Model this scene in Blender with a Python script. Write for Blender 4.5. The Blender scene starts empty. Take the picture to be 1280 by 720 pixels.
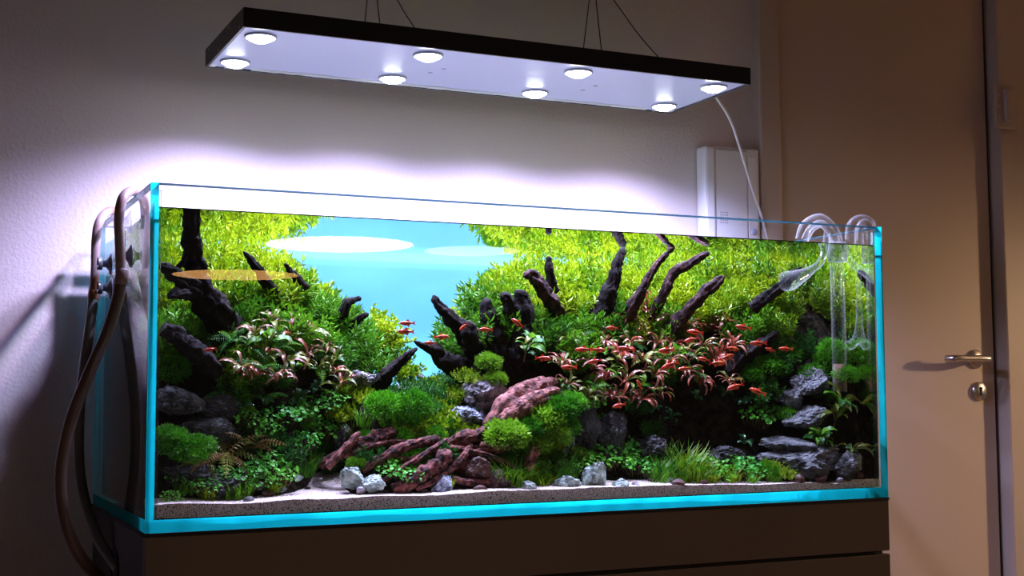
import bpy, bmesh, math, random
import numpy as np
from mathutils import Vector, Matrix, Quaternion, noise

random.seed(7); rng = np.random.default_rng(7)
sc = bpy.context.scene
col = sc.collection
PI = math.pi

# ------------------------------------------------------------------ camera
CAM = np.array([-0.3524, -2.1004, 0.2185])
YAW, PITCH, ROLL, FPX = 0.4371, 0.0782, -0.0046, 1636.7
Fw = np.array([math.sin(YAW)*math.cos(PITCH), math.cos(YAW)*math.cos(PITCH), math.sin(PITCH)])
R0 = np.array([math.cos(YAW), -math.sin(YAW), 0.0]); U0 = np.cross(R0, Fw)
Rv = R0*math.cos(ROLL)+U0*math.sin(ROLL); Uv = -R0*math.sin(ROLL)+U0*math.cos(ROLL)
cd = bpy.data.cameras.new('camera'); cam = bpy.data.objects.new('camera', cd); col.objects.link(cam)
cd.sensor_width = 36; cd.lens = FPX/1280*36; cd.clip_start = 0.05
m = Matrix.Identity(4)
for i in range(3):
    m[i][0], m[i][1], m[i][2], m[i][3] = Rv[i], Uv[i], -Fw[i], CAM[i]
cam.matrix_world = m
sc.camera = cam

# ------------------------------------------------------------------ world, exposure
w = bpy.data.worlds.new('world'); sc.world = w; w.use_nodes = True
bg = w.node_tree.nodes['Background']
bg.inputs[0].default_value = (1.0, 0.74, 0.62, 1); bg.inputs[1].default_value = 0.035
sc.view_settings.view_transform = 'Standard'; sc.view_settings.look = 'None'
sc.view_settings.exposure = 0.0; sc.view_settings.gamma = 1.0
sc.view_settings.use_curve_mapping = False
sc.cycles.transparent_max_bounces = 24
sc.cycles.max_bounces = 10; sc.cycles.glossy_bounces = 5; sc.cycles.diffuse_bounces = 4
sc.cycles.sample_clamp_indirect = 6.0
SPOT_W, FRINGE_W = 19.0, 13.0          # watts of each lamp module (white core, violet rim)

FLOOR_LAMP = 1150.0                    # glow of the floor lamp's bulb

# ------------------------------------------------------------------ main sizes (metres)
W, D, H, T = 1.4675, 0.606, 0.55, 0.012      # aquarium
ZW = 0.513                                   # water level
YW = 0.67                                    # back wall
ZF, ZC = -0.76, 1.74                         # floor, ceiling

def ray(px, py):
    return Fw + Rv*(px-640)/FPX + Uv*(360-py)/FPX
def at(px, py, Y):
    d = ray(px, py); return CAM + d*((Y-CAM[1])/d[1])
def atz(px, py, Z):
    d = ray(px, py); return CAM + d*((Z-CAM[2])/d[2])
def sst(a, b, x):
    t = min(1, max(0, (x-a)/(b-a))); return t*t*(3-2*t)

# ground inside the tank -------------------------------------------------
def ground(X, Y, fine=True):
    u = X - 0.365*(Y-0.5)
    v = np.interp(Y, [0, .1, .2, .3, .45, .6], [.036, .04, .05, .085, .17, .235])
    zl = np.interp(u, [0, .3, .42, .51, .56, .61], [.455, .44, .35, .24, .16, .03])
    pl = np.interp(Y, [0, .09, .15, .19, .225, .31, .42, .6], [.03, .035, .09, .13, .26, .36, .43, .47])
    s = 0.22*max(0, X-1.05)+.45*max(0, X-1.36)
    zr = np.interp(u, [.66, .70, .74, .82, .92, 1.6], [.03, .10, .27, .39, .455, .46])
    pr = np.interp(Y+s, [0, .08, .16, .20, .235, .32, .42, .6], [.03, .035, .07, .10, .26, .36, .43, .47])
    uc = sst(.42, .50, u)*(1-sst(.80, .9, u))
    ce = np.interp(Y, [0, .06, .13, .22, .32, .5], [.03, .035, .09, .165, .19, .2])*uc
    z = max(v, min(zl, pl), min(zr, pr), ce)
    k = math.exp(-((u-.458)/.058)**4)*(1-sst(.25, .33, Y)); z += (v-.004-z)*k
    if fine:
        z += 0.012*sst(.04, .1, z-.03)*noise.noise(Vector((X*14, Y*14, 1.7)))
    return float(z)
def G(px, py, lift=0.0):
    """point of the tank's ground that a pixel looks at"""
    d = ray(px, py); t = (0.02-CAM[1])/d[1]
    while True:
        p = CAM+d*t
        if p[1] > .585 or p[0] > W-.02: return np.array([p[0], p[1], p[2]])
        if p[2] <= ground(p[0], p[1], False)+lift: return p
        t += 0.004

# ------------------------------------------------------------------ helpers
def link(o, parent=None):
    col.objects.link(o)
    if parent is not None: o.parent = parent
    return o
def tag(o, label, cat, group=None, kind=None):
    o['label'] = label
    o['category'] = cat
    if group: o['group'] = group
    if kind: o['kind'] = kind
    return o
def thing(name, label, cat, loc=(0, 0, 0), group=None, rot=(0, 0, 0), sc_=1.0):
    o = bpy.data.objects.new(name, None); o.empty_display_size = .02
    o.location = loc; o.rotation_euler = rot; o.scale = (sc_,)*3
    col.objects.link(o); return tag(o, label, cat, group)

class MB:
    def __init__(s): s.v = []; s.f = []; s.mi = []
    def add(s, vs, fs, mi=0):
        b = len(s.v); s.v += [tuple(map(float, p)) for p in vs]
        s.f += [tuple(i+b for i in f) for f in fs]; s.mi += [mi]*len(fs); return s
    def box(s, a, b, mi=0):
        (x0, y0, z0), (x1, y1, z1) = a, b
        return s.add([(x0,y0,z0),(x1,y0,z0),(x1,y1,z0),(x0,y1,z0),(x0,y0,z1),(x1,y0,z1),(x1,y1,z1),(x0,y1,z1)],
                     [(0,3,2,1),(4,5,6,7),(0,1,5,4),(1,2,6,5),(2,3,7,6),(3,0,4,7)], mi)
    def tube(s, pts, rad, n=10, caps=True, mi=0, rough=0.0, flat=1.0, seed=0.0):
        pts = [Vector(p) for p in pts]; N = len(pts)
        if not hasattr(rad, '__len__'): rad = [rad]*N
        t0 = (pts[1]-pts[0]).normalized()
        up = Vector((0, 0, 1)) if abs(t0.z) < .9 else Vector((0, 1, 0))
        nrm = (up - t0*up.dot(t0)).normalized(); vs = []; fs = []
        for i, p in enumerate(pts):
            t = (pts[min(i+1, N-1)]-pts[max(i-1, 0)]).normalized()
            nrm = (nrm - t*nrm.dot(t)).normalized(); bn = t.cross(nrm)
            for k in range(n):
                a = 2*PI*k/n; dv = nrm*math.cos(a)+bn*math.sin(a)*flat
                r = rad[i]
                if rough:
                    q = p+dv*r
                    tw = a+i*.04; n1_ = abs(noise.noise(Vector((math.cos(tw)*1.9+seed, math.sin(tw)*1.9, i*.035)))); n2_ = abs(noise.noise(Vector((math.cos(tw)*4.5+seed, math.sin(tw)*4.5, i*.06)))); r *= 1+rough*(.9-2.2*n1_-1.1*n2_+.3*noise.noise(Vector((q.x*80+seed, q.y*80, q.z*80))))
                vs.append(p+dv*r)
        for i in range(N-1):
            for k in range(n):
                a, b = i*n+k, i*n+(k+1) % n
                fs.append((a, b, b+n, a+n))
        if caps:
            fs.append(tuple(range(n-1, -1, -1))); fs.append(tuple((N-1)*n+k for k in range(n)))
        return s.add(vs, fs, mi)
    def lathe(s, prof, n=24, mi=0, c=(0, 0, 0), axis='z'):
        vs = []; fs = []
        for r, z in prof:
            for k in range(n):
                a = 2*PI*k/n; x, y = r*math.cos(a), r*math.sin(a)
                p = (x, y, z) if axis == 'z' else ((x, z, y) if axis == 'y' else (z, x, y))
                vs.append((p[0]+c[0], p[1]+c[1], p[2]+c[2]))
        for i in range(len(prof)-1):
            for k in range(n):
                a, b = i*n+k, i*n+(k+1) % n
                fs.append((a, b, b+n, a+n))
        return s.add(vs, fs, mi)
    def mesh(s, name, mats, smooth=False):
        me = bpy.data.meshes.new(name); me.from_pydata(s.v, [], s.f)
        for mt in (mats if isinstance(mats, (list, tuple)) else [mats]): me.materials.append(mt)
        if len(set(s.mi)) > 1: me.polygons.foreach_set('material_index', s.mi)
        if smooth: me.polygons.foreach_set('use_smooth', [True]*len(me.polygons))
        me.update(); return me
    def build(s, name, mats, parent=None, smooth=False, bevel=0):
        o = bpy.data.objects.new(name, s.mesh(name, mats, smooth)); link(o, parent)
        if bevel:
            b = o.modifiers.new('bevel', 'BEVEL'); b.width = bevel; b.segments = 2; b.limit_method = 'ANGLE'
        return o
def obj(name, me, parent=None, loc=(0, 0, 0), rot=None, scl=1.0):
    o = bpy.data.objects.new(name, me); o.location = loc
    if rot is not None:
        if isinstance(rot, Quaternion): o.rotation_mode = 'QUATERNION'; o.rotation_quaternion = rot
        else: o.rotation_euler = rot
    o.scale = (scl,)*3 if not hasattr(scl, '__len__') else scl
    return link(o, parent)
def spline(pts, n=8):
    P = [Vector(p) for p in pts]; P = [P[0]*2-P[1]]+P+[P[-1]*2-P[-2]]; out = []
    for i in range(1, len(P)-2):
        a, b, c, d = P[i-1:i+3]
        for k in range(n):
            t = k/n
            out.append(.5*((2*b)+(c-a)*t+(2*a-5*b+4*c-d)*t*t+(3*b-a-3*c+d)*t**3))
    out.append(P[-2]); return out

# ------------------------------------------------------------------ materials
def mat(name):
    mt = bpy.data.materials.new(name); mt.use_nodes = True
    nt = mt.node_tree; nt.nodes.clear(); out = nt.nodes.new('ShaderNodeOutputMaterial')
    def N(t, **kw):
        n = nt.nodes.new(t)
        for k, v in kw.items():
            if k.startswith('i_'):
                k2 = k[2:]; n.inputs[int(k2) if k2.isdigit() else k2.replace('_', ' ')].default_value = v
            else: setattr(n, k, v)
        return n
    L = lambda a, b: nt.links.new(a, b)
    return mt, N, L, out
def c4(c): return (c[0], c[1], c[2], 1)
def pbr(name, c, rough=.5, metal=0, c2=None, scale=20, bump=0, bscale=60, spec=.5, ramp=(.35, .65), detail=6):
    mt, N, L, out = mat(name)
    p = N('ShaderNodeBsdfPrincipled'); p.inputs['Base Color'].default_value = c4(c)
    p.inputs['Roughness'].default_value = rough; p.inputs['Metallic'].default_value = metal
    p.inputs['Specular IOR Level'].default_value = spec
    tc = N('ShaderNodeTexCoord')
    if c2:
        n = N('ShaderNodeTexNoise', i_Scale=scale, i_Detail=detail); L(tc.outputs['Object'], n.inputs['Vector'])
        r = N('ShaderNodeValToRGB'); r.color_ramp.elements[0].position, r.color_ramp.elements[1].position = ramp
        r.color_ramp.elements[0].color = c4(c); r.color_ramp.elements[1].color = c4(c2)
        L(n.outputs[0], r.inputs[0]); L(r.outputs[0], p.inputs['Base Color'])
    if bump:
        n = N('ShaderNodeTexNoise', i_Scale=bscale, i_Detail=4); L(tc.outputs['Object'], n.inputs['Vector'])
        b = N('ShaderNodeBump', i_Strength=bump, i_Distance=.004); L(n.outputs[0], b.inputs['Height']); L(b.outputs[0], p.inputs['Normal'])
    L(p.outputs[0], out.inputs[0]); return mt
def leafmat(name, c, c2, transl=.35, rough=.45):
    """two leaf greens, varied from plant to plant and over each plant"""
    mt, N, L, out = mat(name)
    tc = N('ShaderNodeTexCoord'); oi = N('ShaderNodeObjectInfo')
    n = N('ShaderNodeTexNoise', i_Scale=55, i_Detail=2); L(tc.outputs['Object'], n.inputs['Vector'])
    ad = N('ShaderNodeMath', operation='MULTIPLY_ADD', i_1=.5); L(oi.outputs['Random'], ad.inputs[0]); L(n.outputs[0], ad.inputs[2])
    r = N('ShaderNodeValToRGB'); r.color_ramp.elements[0].position = .4; r.color_ramp.elements[1].position = 1.0
    r.color_ramp.elements[0].color = c4(c); r.color_ramp.elements[1].color = c4(c2); L(ad.outputs[0], r.inputs[0])
    p = N('ShaderNodeBsdfPrincipled'); p.inputs['Roughness'].default_value = rough; p.inputs['Specular IOR Level'].default_value = .35
    L(r.outputs[0], p.inputs['Base Color'])
    t = N('ShaderNodeBsdfTranslucent'); L(r.outputs[0], t.inputs[0])
    mx = N('ShaderNodeMixShader', i_0=transl); L(p.outputs[0], mx.inputs[1]); L(t.outputs[0], mx.inputs[2]); L(mx.outputs[0], out.inputs[0])
    return mt
def emit(name, c, s):
    mt, N, L, out = mat(name); e = N('ShaderNodeEmission', i_0=c4(c), i_1=s); L(e.outputs[0], out.inputs[0]); return mt
def clear(name, tint=(1, 1, 1), ior=1.5, rough=0.0, boost=1.0, pane=False):
    """clear glass or water: Fresnel mirror over a tinted transparent body"""
    mt, N, L, out = mat(name)
    fr = N('ShaderNodeFresnel', i_0=ior); t = N('ShaderNodeBsdfTransparent', i_0=c4(tint)); g = N('ShaderNodeBsdfGlossy', i_0=(1, 1, 1, 1)); g.inputs['Roughness'].default_value = rough
    ml = N('ShaderNodeMath', operation='MULTIPLY', i_1=boost, use_clamp=True); L(fr.outputs[0], ml.inputs[0])
    if pane:       # a parallel pane mirrors at the face light enters by; no ray is trapped inside it
        ge = N('ShaderNodeNewGeometry'); iv = N('ShaderNodeMath', operation='SUBTRACT', i_0=boost); L(ge.outputs['Backfacing'], iv.inputs[1]); L(iv.outputs[0], ml.inputs[1])
    mx = N('ShaderNodeMixShader'); L(ml.outputs[0], mx.inputs[0]); L(t.outputs[0], mx.inputs[1]); L(g.outputs[0], mx.inputs[2]); L(mx.outputs[0], out.inputs[0])
    return mt
def glow_edge(name, c, tr=.45, dif=.25):
    """cut edge of thick low-iron glass: lets blue-green light through"""
    mt, N, L, out = mat(name)
    t = N('ShaderNodeBsdfTransparent', i_0=c4([.55+.45*x for x in c])); s = N('ShaderNodeBsdfTranslucent', i_0=c4(c)); d = N('ShaderNodeBsdfPrincipled')
    # light runs down inside the pane, so the edge takes in light from above as well as from behind
    ge = N('ShaderNodeNewGeometry'); sc1 = N('ShaderNodeVectorMath', operation='SCALE'); sc1.inputs[3].default_value = .45; L(ge.outputs['Normal'], sc1.inputs[0])
    ad = N('ShaderNodeVectorMath', operation='ADD', i_1=(0, 0, -.9)); L(sc1.outputs[0], ad.inputs[0]); nm = N('ShaderNodeVectorMath', operation='NORMALIZE'); L(ad.outputs[0], nm.inputs[0]); L(nm.outputs[0], s.inputs['Normal'])
    d.inputs['Base Color'].default_value = c4(c); d.inputs['Roughness'].default_value = .12
    m1 = N('ShaderNodeMixShader', i_0=dif); L(s.outputs[0], m1.inputs[1]); L(d.outputs[0], m1.inputs[2])
    m2 = N('ShaderNodeMixShader', i_0=tr); L(m1.outputs[0], m2.inputs[1]); L(t.outputs[0], m2.inputs[2]); L(m2.outputs[0], out.inputs[0])
    return mt
def glint_glass(name, tint, glint=.3):
    """blown glass tube: clear face-on, mirror-like with painted white highlights at its rims"""
    mt, N, L, out = mat(name)
    lw = N('ShaderNodeLayerWeight', i_0=.35); t = N('ShaderNodeBsdfTransparent', i_0=c4(tint)); g = N('ShaderNodeBsdfGlossy'); g.inputs['Roughness'].default_value = .08
    tl = N('ShaderNodeBsdfTranslucent', i_0=(.9, .93, .95, 1)); df = N('ShaderNodeBsdfDiffuse', i_0=(.9, .93, .95, 1)); m0 = N('ShaderNodeMixShader', i_0=.5); L(tl.outputs[0], m0.inputs[1]); L(df.outputs[0], m0.inputs[2])
    m1 = N('ShaderNodeMixShader', i_0=.35); L(m0.outputs[0], m1.inputs[1]); L(g.outputs[0], m1.inputs[2])
    ml = N('ShaderNodeMath', operation='MULTIPLY_ADD', i_1=glint, i_2=.015); L(lw.outputs['Facing'], ml.inputs[0])  # white mixed in towards the rims stands in for bright highlights on glass
    m2 = N('ShaderNodeMixShader'); L(ml.outputs[0], m2.inputs[0]); L(t.outputs[0], m2.inputs[1]); L(m1.outputs[0], m2.inputs[2]); L(m2.outputs[0], out.inputs[0]); return mt

def mat_wall():
    mt, N, L, out = mat('painted_plaster')
    p = N('ShaderNodeBsdfPrincipled'); p.inputs['Base Color'].default_value = (.66, .57, .545, 1); p.inputs['Roughness'].default_value = .85
    tc = N('ShaderNodeTexCoord'); n = N('ShaderNodeTexNoise', i_Scale=130, i_Detail=3); L(tc.outputs['Object'], n.inputs['Vector'])
    b = N('ShaderNodeBump', i_Strength=.35, i_Distance=.004); L(n.outputs[0], b.inputs['Height']); L(b.outputs[0], p.inputs['Normal'])
    L(p.outputs[0], out.inputs[0]); return mt
def mat_sand(name, base, dark, frac):
    mt, N, L, out = mat(name)
    tc = N('ShaderNodeTexCoord'); v = N('ShaderNodeTexVoronoi', i_Scale=900); L(tc.outputs['Object'], v.inputs['Vector'])
    r = N('ShaderNodeValToRGB'); r.color_ramp.interpolation = 'CONSTANT'
    e = r.color_ramp.elements; e[0].color = c4(dark); e[0].position = 0; e[1].color = c4(base); e[1].position = frac
    e3 = e.new(.75); e3.color = c4([min(1, x*1.25) for x in base])
    sp = N('ShaderNodeSeparateColor'); L(v.outputs['Color'], sp.inputs[0]); L(sp.outputs[0], r.inputs[0])
    p = N('ShaderNodeBsdfPrincipled'); p.inputs['Roughness'].default_value = .9; L(r.outputs[0], p.inputs['Base Color'])
    b = N('ShaderNodeBump', i_Strength=.8, i_Distance=.002); L(v.outputs['Distance'], b.inputs['Height']); L(b.outputs[0], p.inputs['Normal'])
    L(p.outputs[0], out.inputs[0]); return mt
def mat_rock(name, a, b_, vein, scale=30):
    mt, N, L, out = mat(name)
    tc = N('ShaderNodeTexCoord'); n = N('ShaderNodeTexNoise', i_Scale=scale, i_Detail=8); L(tc.outputs['Object'], n.inputs['Vector'])
    r = N('ShaderNodeValToRGB'); e = r.color_ramp.elements; e[0].position = .35; e[0].color = c4(a); e[1].position = .62; e[1].color = c4(b_)
    L(n.outputs[0], r.inputs[0])
    n2 = N('ShaderNodeTexNoise', i_Scale=scale*.45, i_Detail=4, i_Distortion=1.5); L(tc.outputs['Object'], n2.inputs['Vector'])
    s = N('ShaderNodeMath', operation='SUBTRACT', i_1=.5); L(n2.outputs[0], s.inputs[0]); ab = N('ShaderNodeMath', operation='ABSOLUTE'); L(s.outputs[0], ab.inputs[0])
    lt = N('ShaderNodeMath', operation='LESS_THAN', i_1=.004); L(ab.outputs[0], lt.inputs[0])
    mx = N('ShaderNodeMix', data_type='RGBA'); L(lt.outputs[0], mx.inputs[0]); L(r.outputs[0], mx.inputs[6]); mx.inputs[7].default_value = c4(vein)
    p = N('ShaderNodeBsdfPrincipled'); p.inputs['Roughness'].default_value = .7; L(mx.outputs[2], p.inputs['Base Color'])
    b = N('ShaderNodeBump', i_Strength=.9, i_Distance=.004); L(n.outputs[0], b.inputs['Height']); L(b.outputs[0], p.inputs['Normal'])
    L(p.outputs[0], out.inputs[0]); return mt

M = dict(
    wall=mat_wall(),
    ceil=pbr('ceiling_paint', (.42, .36, .32), .9),
    floor=pbr('floor_boards', (.16, .10, .06), .5, c2=(.22, .14, .09), scale=4),
    door=pbr('door_paint', (.52, .40, .31), .5),
    frame=pbr('frame_paint', (.48, .385, .315), .5),
    steel=pbr('brushed_steel', (.62, .58, .56), .28, 1.0),
    black=pbr('black_hole', (.005, .005, .005), .8),
    cabinet=pbr('brown_laminate', (.085, .055, .038), .45, c2=(.098, .064, .044), scale=3),
    cab_dark=pbr('cabinet_core', (.02, .016, .014), .6),
    mat=pbr('black_foam', (.008, .008, .009), .9),
    glass=clear('clear_glass', (.985, 1, 1), 1.45, pane=True),
    pipe_glass=glint_glass('thin_pipe_glass', (.985, .99, .985), .32),
    edge=glow_edge('cyan_glass_edge', (.005, .52, .52), .05, .15),
    edge_top=glow_edge('polished_top_edge', (.03, .12, .15), .25, .5),
    silicone=clear('clear_silicone', (.75, .85, .85), 1.4, .2),
    water_top=clear('water_surface', (.74, .77, .78), 1.33),
    water_side=clear('water_side', (.93, .99, 1.0), 1.33),
    lamp_body=pbr('black_anodised', (.012, .012, .014), .35, .3),
    plate=None,
    lens=emit('led_lens', (.90, .93, 1.0), 34),
    bezel=pbr('lens_bezel', (.35, .35, .5), .4),
    white_plastic=pbr('white_plastic', (.72, .70, .72), .4),
    wire=pbr('steel_wire', (.03, .028, .028), .5, .6),
    cord=pbr('white_cord', (.75, .73, .75), .45),
    rust_pipe=pbr('stained_pipe', (.32, .225, .23), .3, 0, c2=(.24, .085, .03), scale=14, ramp=(.48, .64)),
    hose_brown=pbr('brown_hose', (.085, .048, .036), .32, c2=(.13, .08, .06), scale=8),
    hose_green=pbr('grey_green_hose', (.09, .095, .09), .3, c2=(.16, .15, .13), scale=8),
    cup_clear=glint_glass('clear_cup', (.78, .78, .86), .45),
    cup=pbr('grey_rubber', (.10, .10, .12), .3),
    sand=mat_sand('pale_sand', (.78, .64, .58), (.05, .04, .035), .22),
    soil=pbr('dark_soil', (.008, .007, .005), 1.0, c2=(.022, .018, .012), scale=60, bump=.9, bscale=220, spec=0),
    wood_dark=pbr('dark_driftwood', (.003, .0022, .002), .85, c2=(.012, .007, .006), scale=45, bump=1, bscale=110, spec=.2),
    wood_red=pbr('red_driftwood', (.022, .007, .006), .8, c2=(.19, .058, .046), scale=85, bump=1, bscale=160, spec=.25, ramp=(.42, .60), detail=10),
    wood_plum=pbr('plum_driftwood', (.008, .004, .004), .8, c2=(.075, .028, .027), scale=85, bump=1, bscale=160, spec=.25, ramp=(.42, .64), detail=10),
    wood_pale=pbr('worn_driftwood', (.07, .022, .018), .8, c2=(.34, .13, .105), scale=85, bump=1, bscale=160, spec=.25, ramp=(.42, .60), detail=10),
    rock=mat_rock('grey_stone', (.014, .015, .017), (.13, .135, .14), (.26, .28, .29), 42),
    rock_dark=mat_rock('dark_stone', (.006, .006, .007), (.055, .053, .056), (.09, .09, .10), 40),
    rock_pale=mat_rock('pale_pitted_stone', (.012, .010, .013), (.34, .31, .33), (.45, .42, .45), 60),
    rock_blue=mat_rock('blue_grey_stone', (.02, .025, .04), (.42, .48, .60), (.6, .62, .7), 90),
    rock_green=mat_rock('green_white_stone', (.04, .06, .045), (.40, .50, .44), (.5, .56, .52), 50),
    rock_red=mat_rock('red_brown_stone', (.02, .006, .004), (.09, .03, .018), (.11, .05, .035), 60),
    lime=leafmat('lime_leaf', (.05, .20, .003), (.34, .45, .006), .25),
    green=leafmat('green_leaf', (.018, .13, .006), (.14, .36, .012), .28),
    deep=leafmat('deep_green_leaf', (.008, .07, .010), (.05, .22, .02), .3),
    clover=leafmat('round_green_leaf', (.03, .30, .02), (.18, .60, .05), .3),
    moss=leafmat('moss_green', (.02, .16, .004), (.12, .42, .014), .25),
    moss_l=leafmat('light_moss_green', (.06, .22, .006), (.26, .50, .025), .3),
    crypt_red=leafmat('red_brown_leaf', (.15, .024, .014), (.42, .10, .05), .25, .3),
    crypt_pink=leafmat('pink_brown_leaf', (.19, .055, .032), (.44, .22, .13), .25, .3),
    crypt_olive=leafmat('olive_leaf', (.07, .11, .012), (.26, .28, .05), .25, .3),
    buce=leafmat('dark_glossy_leaf', (.02, .09, .035), (.06, .17, .06), .2, .22),
    fernbrown=leafmat('brown_frond', (.20, .12, .03), (.46, .32, .09), .3),
    stem=leafmat('brown_stem', (.05, .04, .015), (.12, .09, .03), .1),
)
def mat_fish():
    mt, N, L, out = mat('red_fish_skin')
    tc = N('ShaderNodeTexCoord'); n = N('ShaderNodeTexNoise', i_Scale=3.0, i_Detail=2); L(tc.outputs['Generated'], n.inputs['Vector'])
    r = N('ShaderNodeValToRGB'); r.color_ramp.elements[0].color = (.55, .022, .016, 1); r.color_ramp.elements[0].position = .4
    r.color_ramp.elements[1].color = (.80, .16, .03, 1); r.color_ramp.elements[1].position = .62; L(n.outputs[0], r.inputs[0])
    p = N('ShaderNodeBsdfPrincipled'); p.inputs['Roughness'].default_value = .3; L(r.outputs[0], p.inputs['Base Color'])
    L(p.outputs[0], out.inputs[0]); return mt
M['fish'] = mat_fish()
M['fish_dark'] = pbr('dark_fish_stripe', (.03, .008, .008), .4)
M['fish_eye'] = pbr('fish_eye', (.005, .005, .005), .1)
M['fin'] = leafmat('red_fin', (.5, .05, .03), (.7, .12, .05), .5)
def mat_film():
    mt, N, L, out = mat('frosted_blue_film')
    d = N('ShaderNodeBsdfDiffuse', i_0=(.20, .46, .58, 1)); t = N('ShaderNodeBsdfTranslucent', i_0=(.46, .80, .95, 1))
    mx = N('ShaderNodeMixShader', i_0=.7); L(d.outputs[0], mx.inputs[1]); L(t.outputs[0], mx.inputs[2]); L(mx.outputs[0], out.inputs[0]); return mt
M['film'] = mat_film()
def mat_plate():
    mt, N, L, out = mat('lit_acrylic_plate'); p = N('ShaderNodeBsdfPrincipled'); p.inputs['Base Color'].default_value = (.30, .29, .40, 1); p.inputs['Roughness'].default_value = .35
    p.inputs['Emission Color'].default_value = (.50, .56, 1, 1); p.inputs['Emission Strength'].default_value = .27; L(p.outputs[0], out.inputs[0]); return mt
M['plate'] = mat_plate()

# ================================================================== the room
def struct(o): o['kind'] = 'structure'; return o
XA, XB, YA = -3.0, 4.2, -6.8
dx0, dx1 = 1.706, 2.425                     # door leaf
struct(MB().box((XA, YW, ZF), (1.64, YW+.1, ZC)).build('wall_back', M['wall']))
struct(MB().box((2.58, YW, ZF), (XB, YW+.1, ZC)).build('wall_right', M['wall']))
zdt = ZF+2.3
struct(MB().box((1.64, YW, zdt+.07), (2.58, YW+.1, ZC)).build('wall_over_door', M['wall']))
struct(MB().box((XA, YA, ZF-.05), (XB, YW+.1, ZF)).build('floor', M['floor']))
struct(MB().box((XA, YA, ZC), (XB, YW+.1, ZC+.05)).build('ceiling', M['ceil']))
struct(MB().box((XA, YW-.012, ZF), (1.636, YW-.0005, ZF+.07)).build('baseboard_back', M['frame'], bevel=.003))
# door with casing
door = MB().box((dx0, YW-.014, ZF+.01), (dx1, YW+.03, zdt)).build('door_1', M['door'], bevel=.003); struct(door)
c = MB().box((1.636, YW-.030, ZF), (dx0-.004, YW+.05, zdt+.074)); struct(c.build('trim_1', M['frame'], bevel=.006))
c = MB().box((dx1+.014, YW-.052, ZF), (2.60, YW+.05, zdt+.074)); struct(c.build('trim_2', M['frame'], bevel=.004))
c = MB().box((1.636, YW-.028, zdt+.004), (2.60, YW+.04, zdt+.078)); struct(c.build('trim_3', M['frame'], bevel=.004))
struct(MB().box((dx1+.004, YW-.004, ZF), (dx1+.0135, YW+.04, zdt)).build('door_gap_shade', M['cab_dark']))  # dark strip put in for the shade in the gap beside the door leaf
# handle
hp = at(1222, 449, YW-.014); hx, hz = hp[0]-.012, hp[2]
dl = MB().lathe([(0.0, 0), (.026, 0), (.026, -.006), (.023, -.009), (.0, -.009)], 32, c=(hx, YW-.0142, hz), axis='y').build('rosette', M['steel'], door, True)
pth = spline([(hx, YW-.02, hz), (hx, YW-.05, hz), (hx-.002, YW-.066, hz), (hx-.016, YW-.074, hz), (hx-.07, YW-.074, hz), (hx-.118, YW-.073, hz), (hx-.130, YW-.066, hz), (hx-.135, YW-.05, hz)], 6)
MB().tube(pth, .0095, 16).build('lever_handle', M['steel'], door, True)
kp = at(1226, 489, YW-.014)
es = MB().lathe([(0.0, 0), (.026, 0), (.026, -.006), (.023, -.009), (.0, -.009)], 32, c=(kp[0]-.01, YW-.0142, kp[2]), axis='y').build('key_escutcheon', M['steel'], door, True)
kx = kp[0]-.008
MB().box((kx-.0035, YW-.0247, kp[2]-.012), (kx+.0035, YW-.0228, kp[2]+.006)).lathe([(0, -.0247+YW-.002), (.005, YW-.0247), (.005, YW-.0228)], 16, c=(kx, 0, kp[2]+.007), axis='y').build('keyhole', M['black'], es)
# fitting on the right casing
q0 = at(1240, 106, YW-.052); q1 = at(1266, 163, YW-.052)
fit = thing('door_frame_fitting', 'small beige plastic fitting screwed to the door casing', 'fitting', ((q0[0]+q1[0])/2, YW-.0521, q1[2]))
fw, fh = (q1[0]-q0[0]), q0[2]-q1[2]
MB().box((-fw/2, -.012, 0), (fw/2, 0, fh)).build('base_plate', M['frame'], fit, bevel=.003)
MB().box((-fw*.12, -.026, fh*.15), (fw*.3, -.012, fh*.9)).build('cover', M['frame'], fit, bevel=.003)
for k in range(3):
    MB().lathe([(.0, -.0126), (.004, -.0126), (.004, -.0118), (0, -.0118)], 10, c=(-fw*.33, 0, fh*(.25+.25*k)), axis='y').build('screw', M['steel'], fit)

# ------------------------------------------------------------------ pendant lamps of the room (seen as reflections in the front glass)
def pendant(px, py, wpx, z, colr, s, label):
    d = ray(px, py); t0 = -CAM[1]/d[1]; hit = CAM+d*t0; dm = d*np.array([1, -1, 1]); t = (z-hit[2])/dm[2]; p = hit+dm*t
    r = (t+t0)*wpx/FPX/2
    o = thing('pendant_lamp', label, 'lamp', (p[0], p[1], z), 'pendant lamps behind the viewer')
    MB().lathe([(0, .004), (r*.97, .004), (r*.97, .0), (0, 0)], 40).build('diffuser', emit('pendant_glow', colr, s), o)
    MB().lathe([(r*.97, 0), (r, 0), (r, .05), (r*.9, .07), (.02, .09), (0, .09)], 40).build('shade', M['lamp_body'], o, True)
    MB().tube([(0, 0, .09), (0, 0, ZC-z)], .004, 8).build('cord', M['wire'], o)
pendant(295, 344, 160, .9, (1.0, .50, .16), 12, 'wide orange-glowing pendant lamp reflected in the tank glass')
pendant(425, 306, 190, .9, (1.0, .80, .62), 22, 'wide white-glowing pendant lamp reflected in the tank glass')
pendant(590, 314, 125, .9, (1.0, .80, .62), 9, 'dimmer white pendant lamp reflected beside the brighter one')

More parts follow.
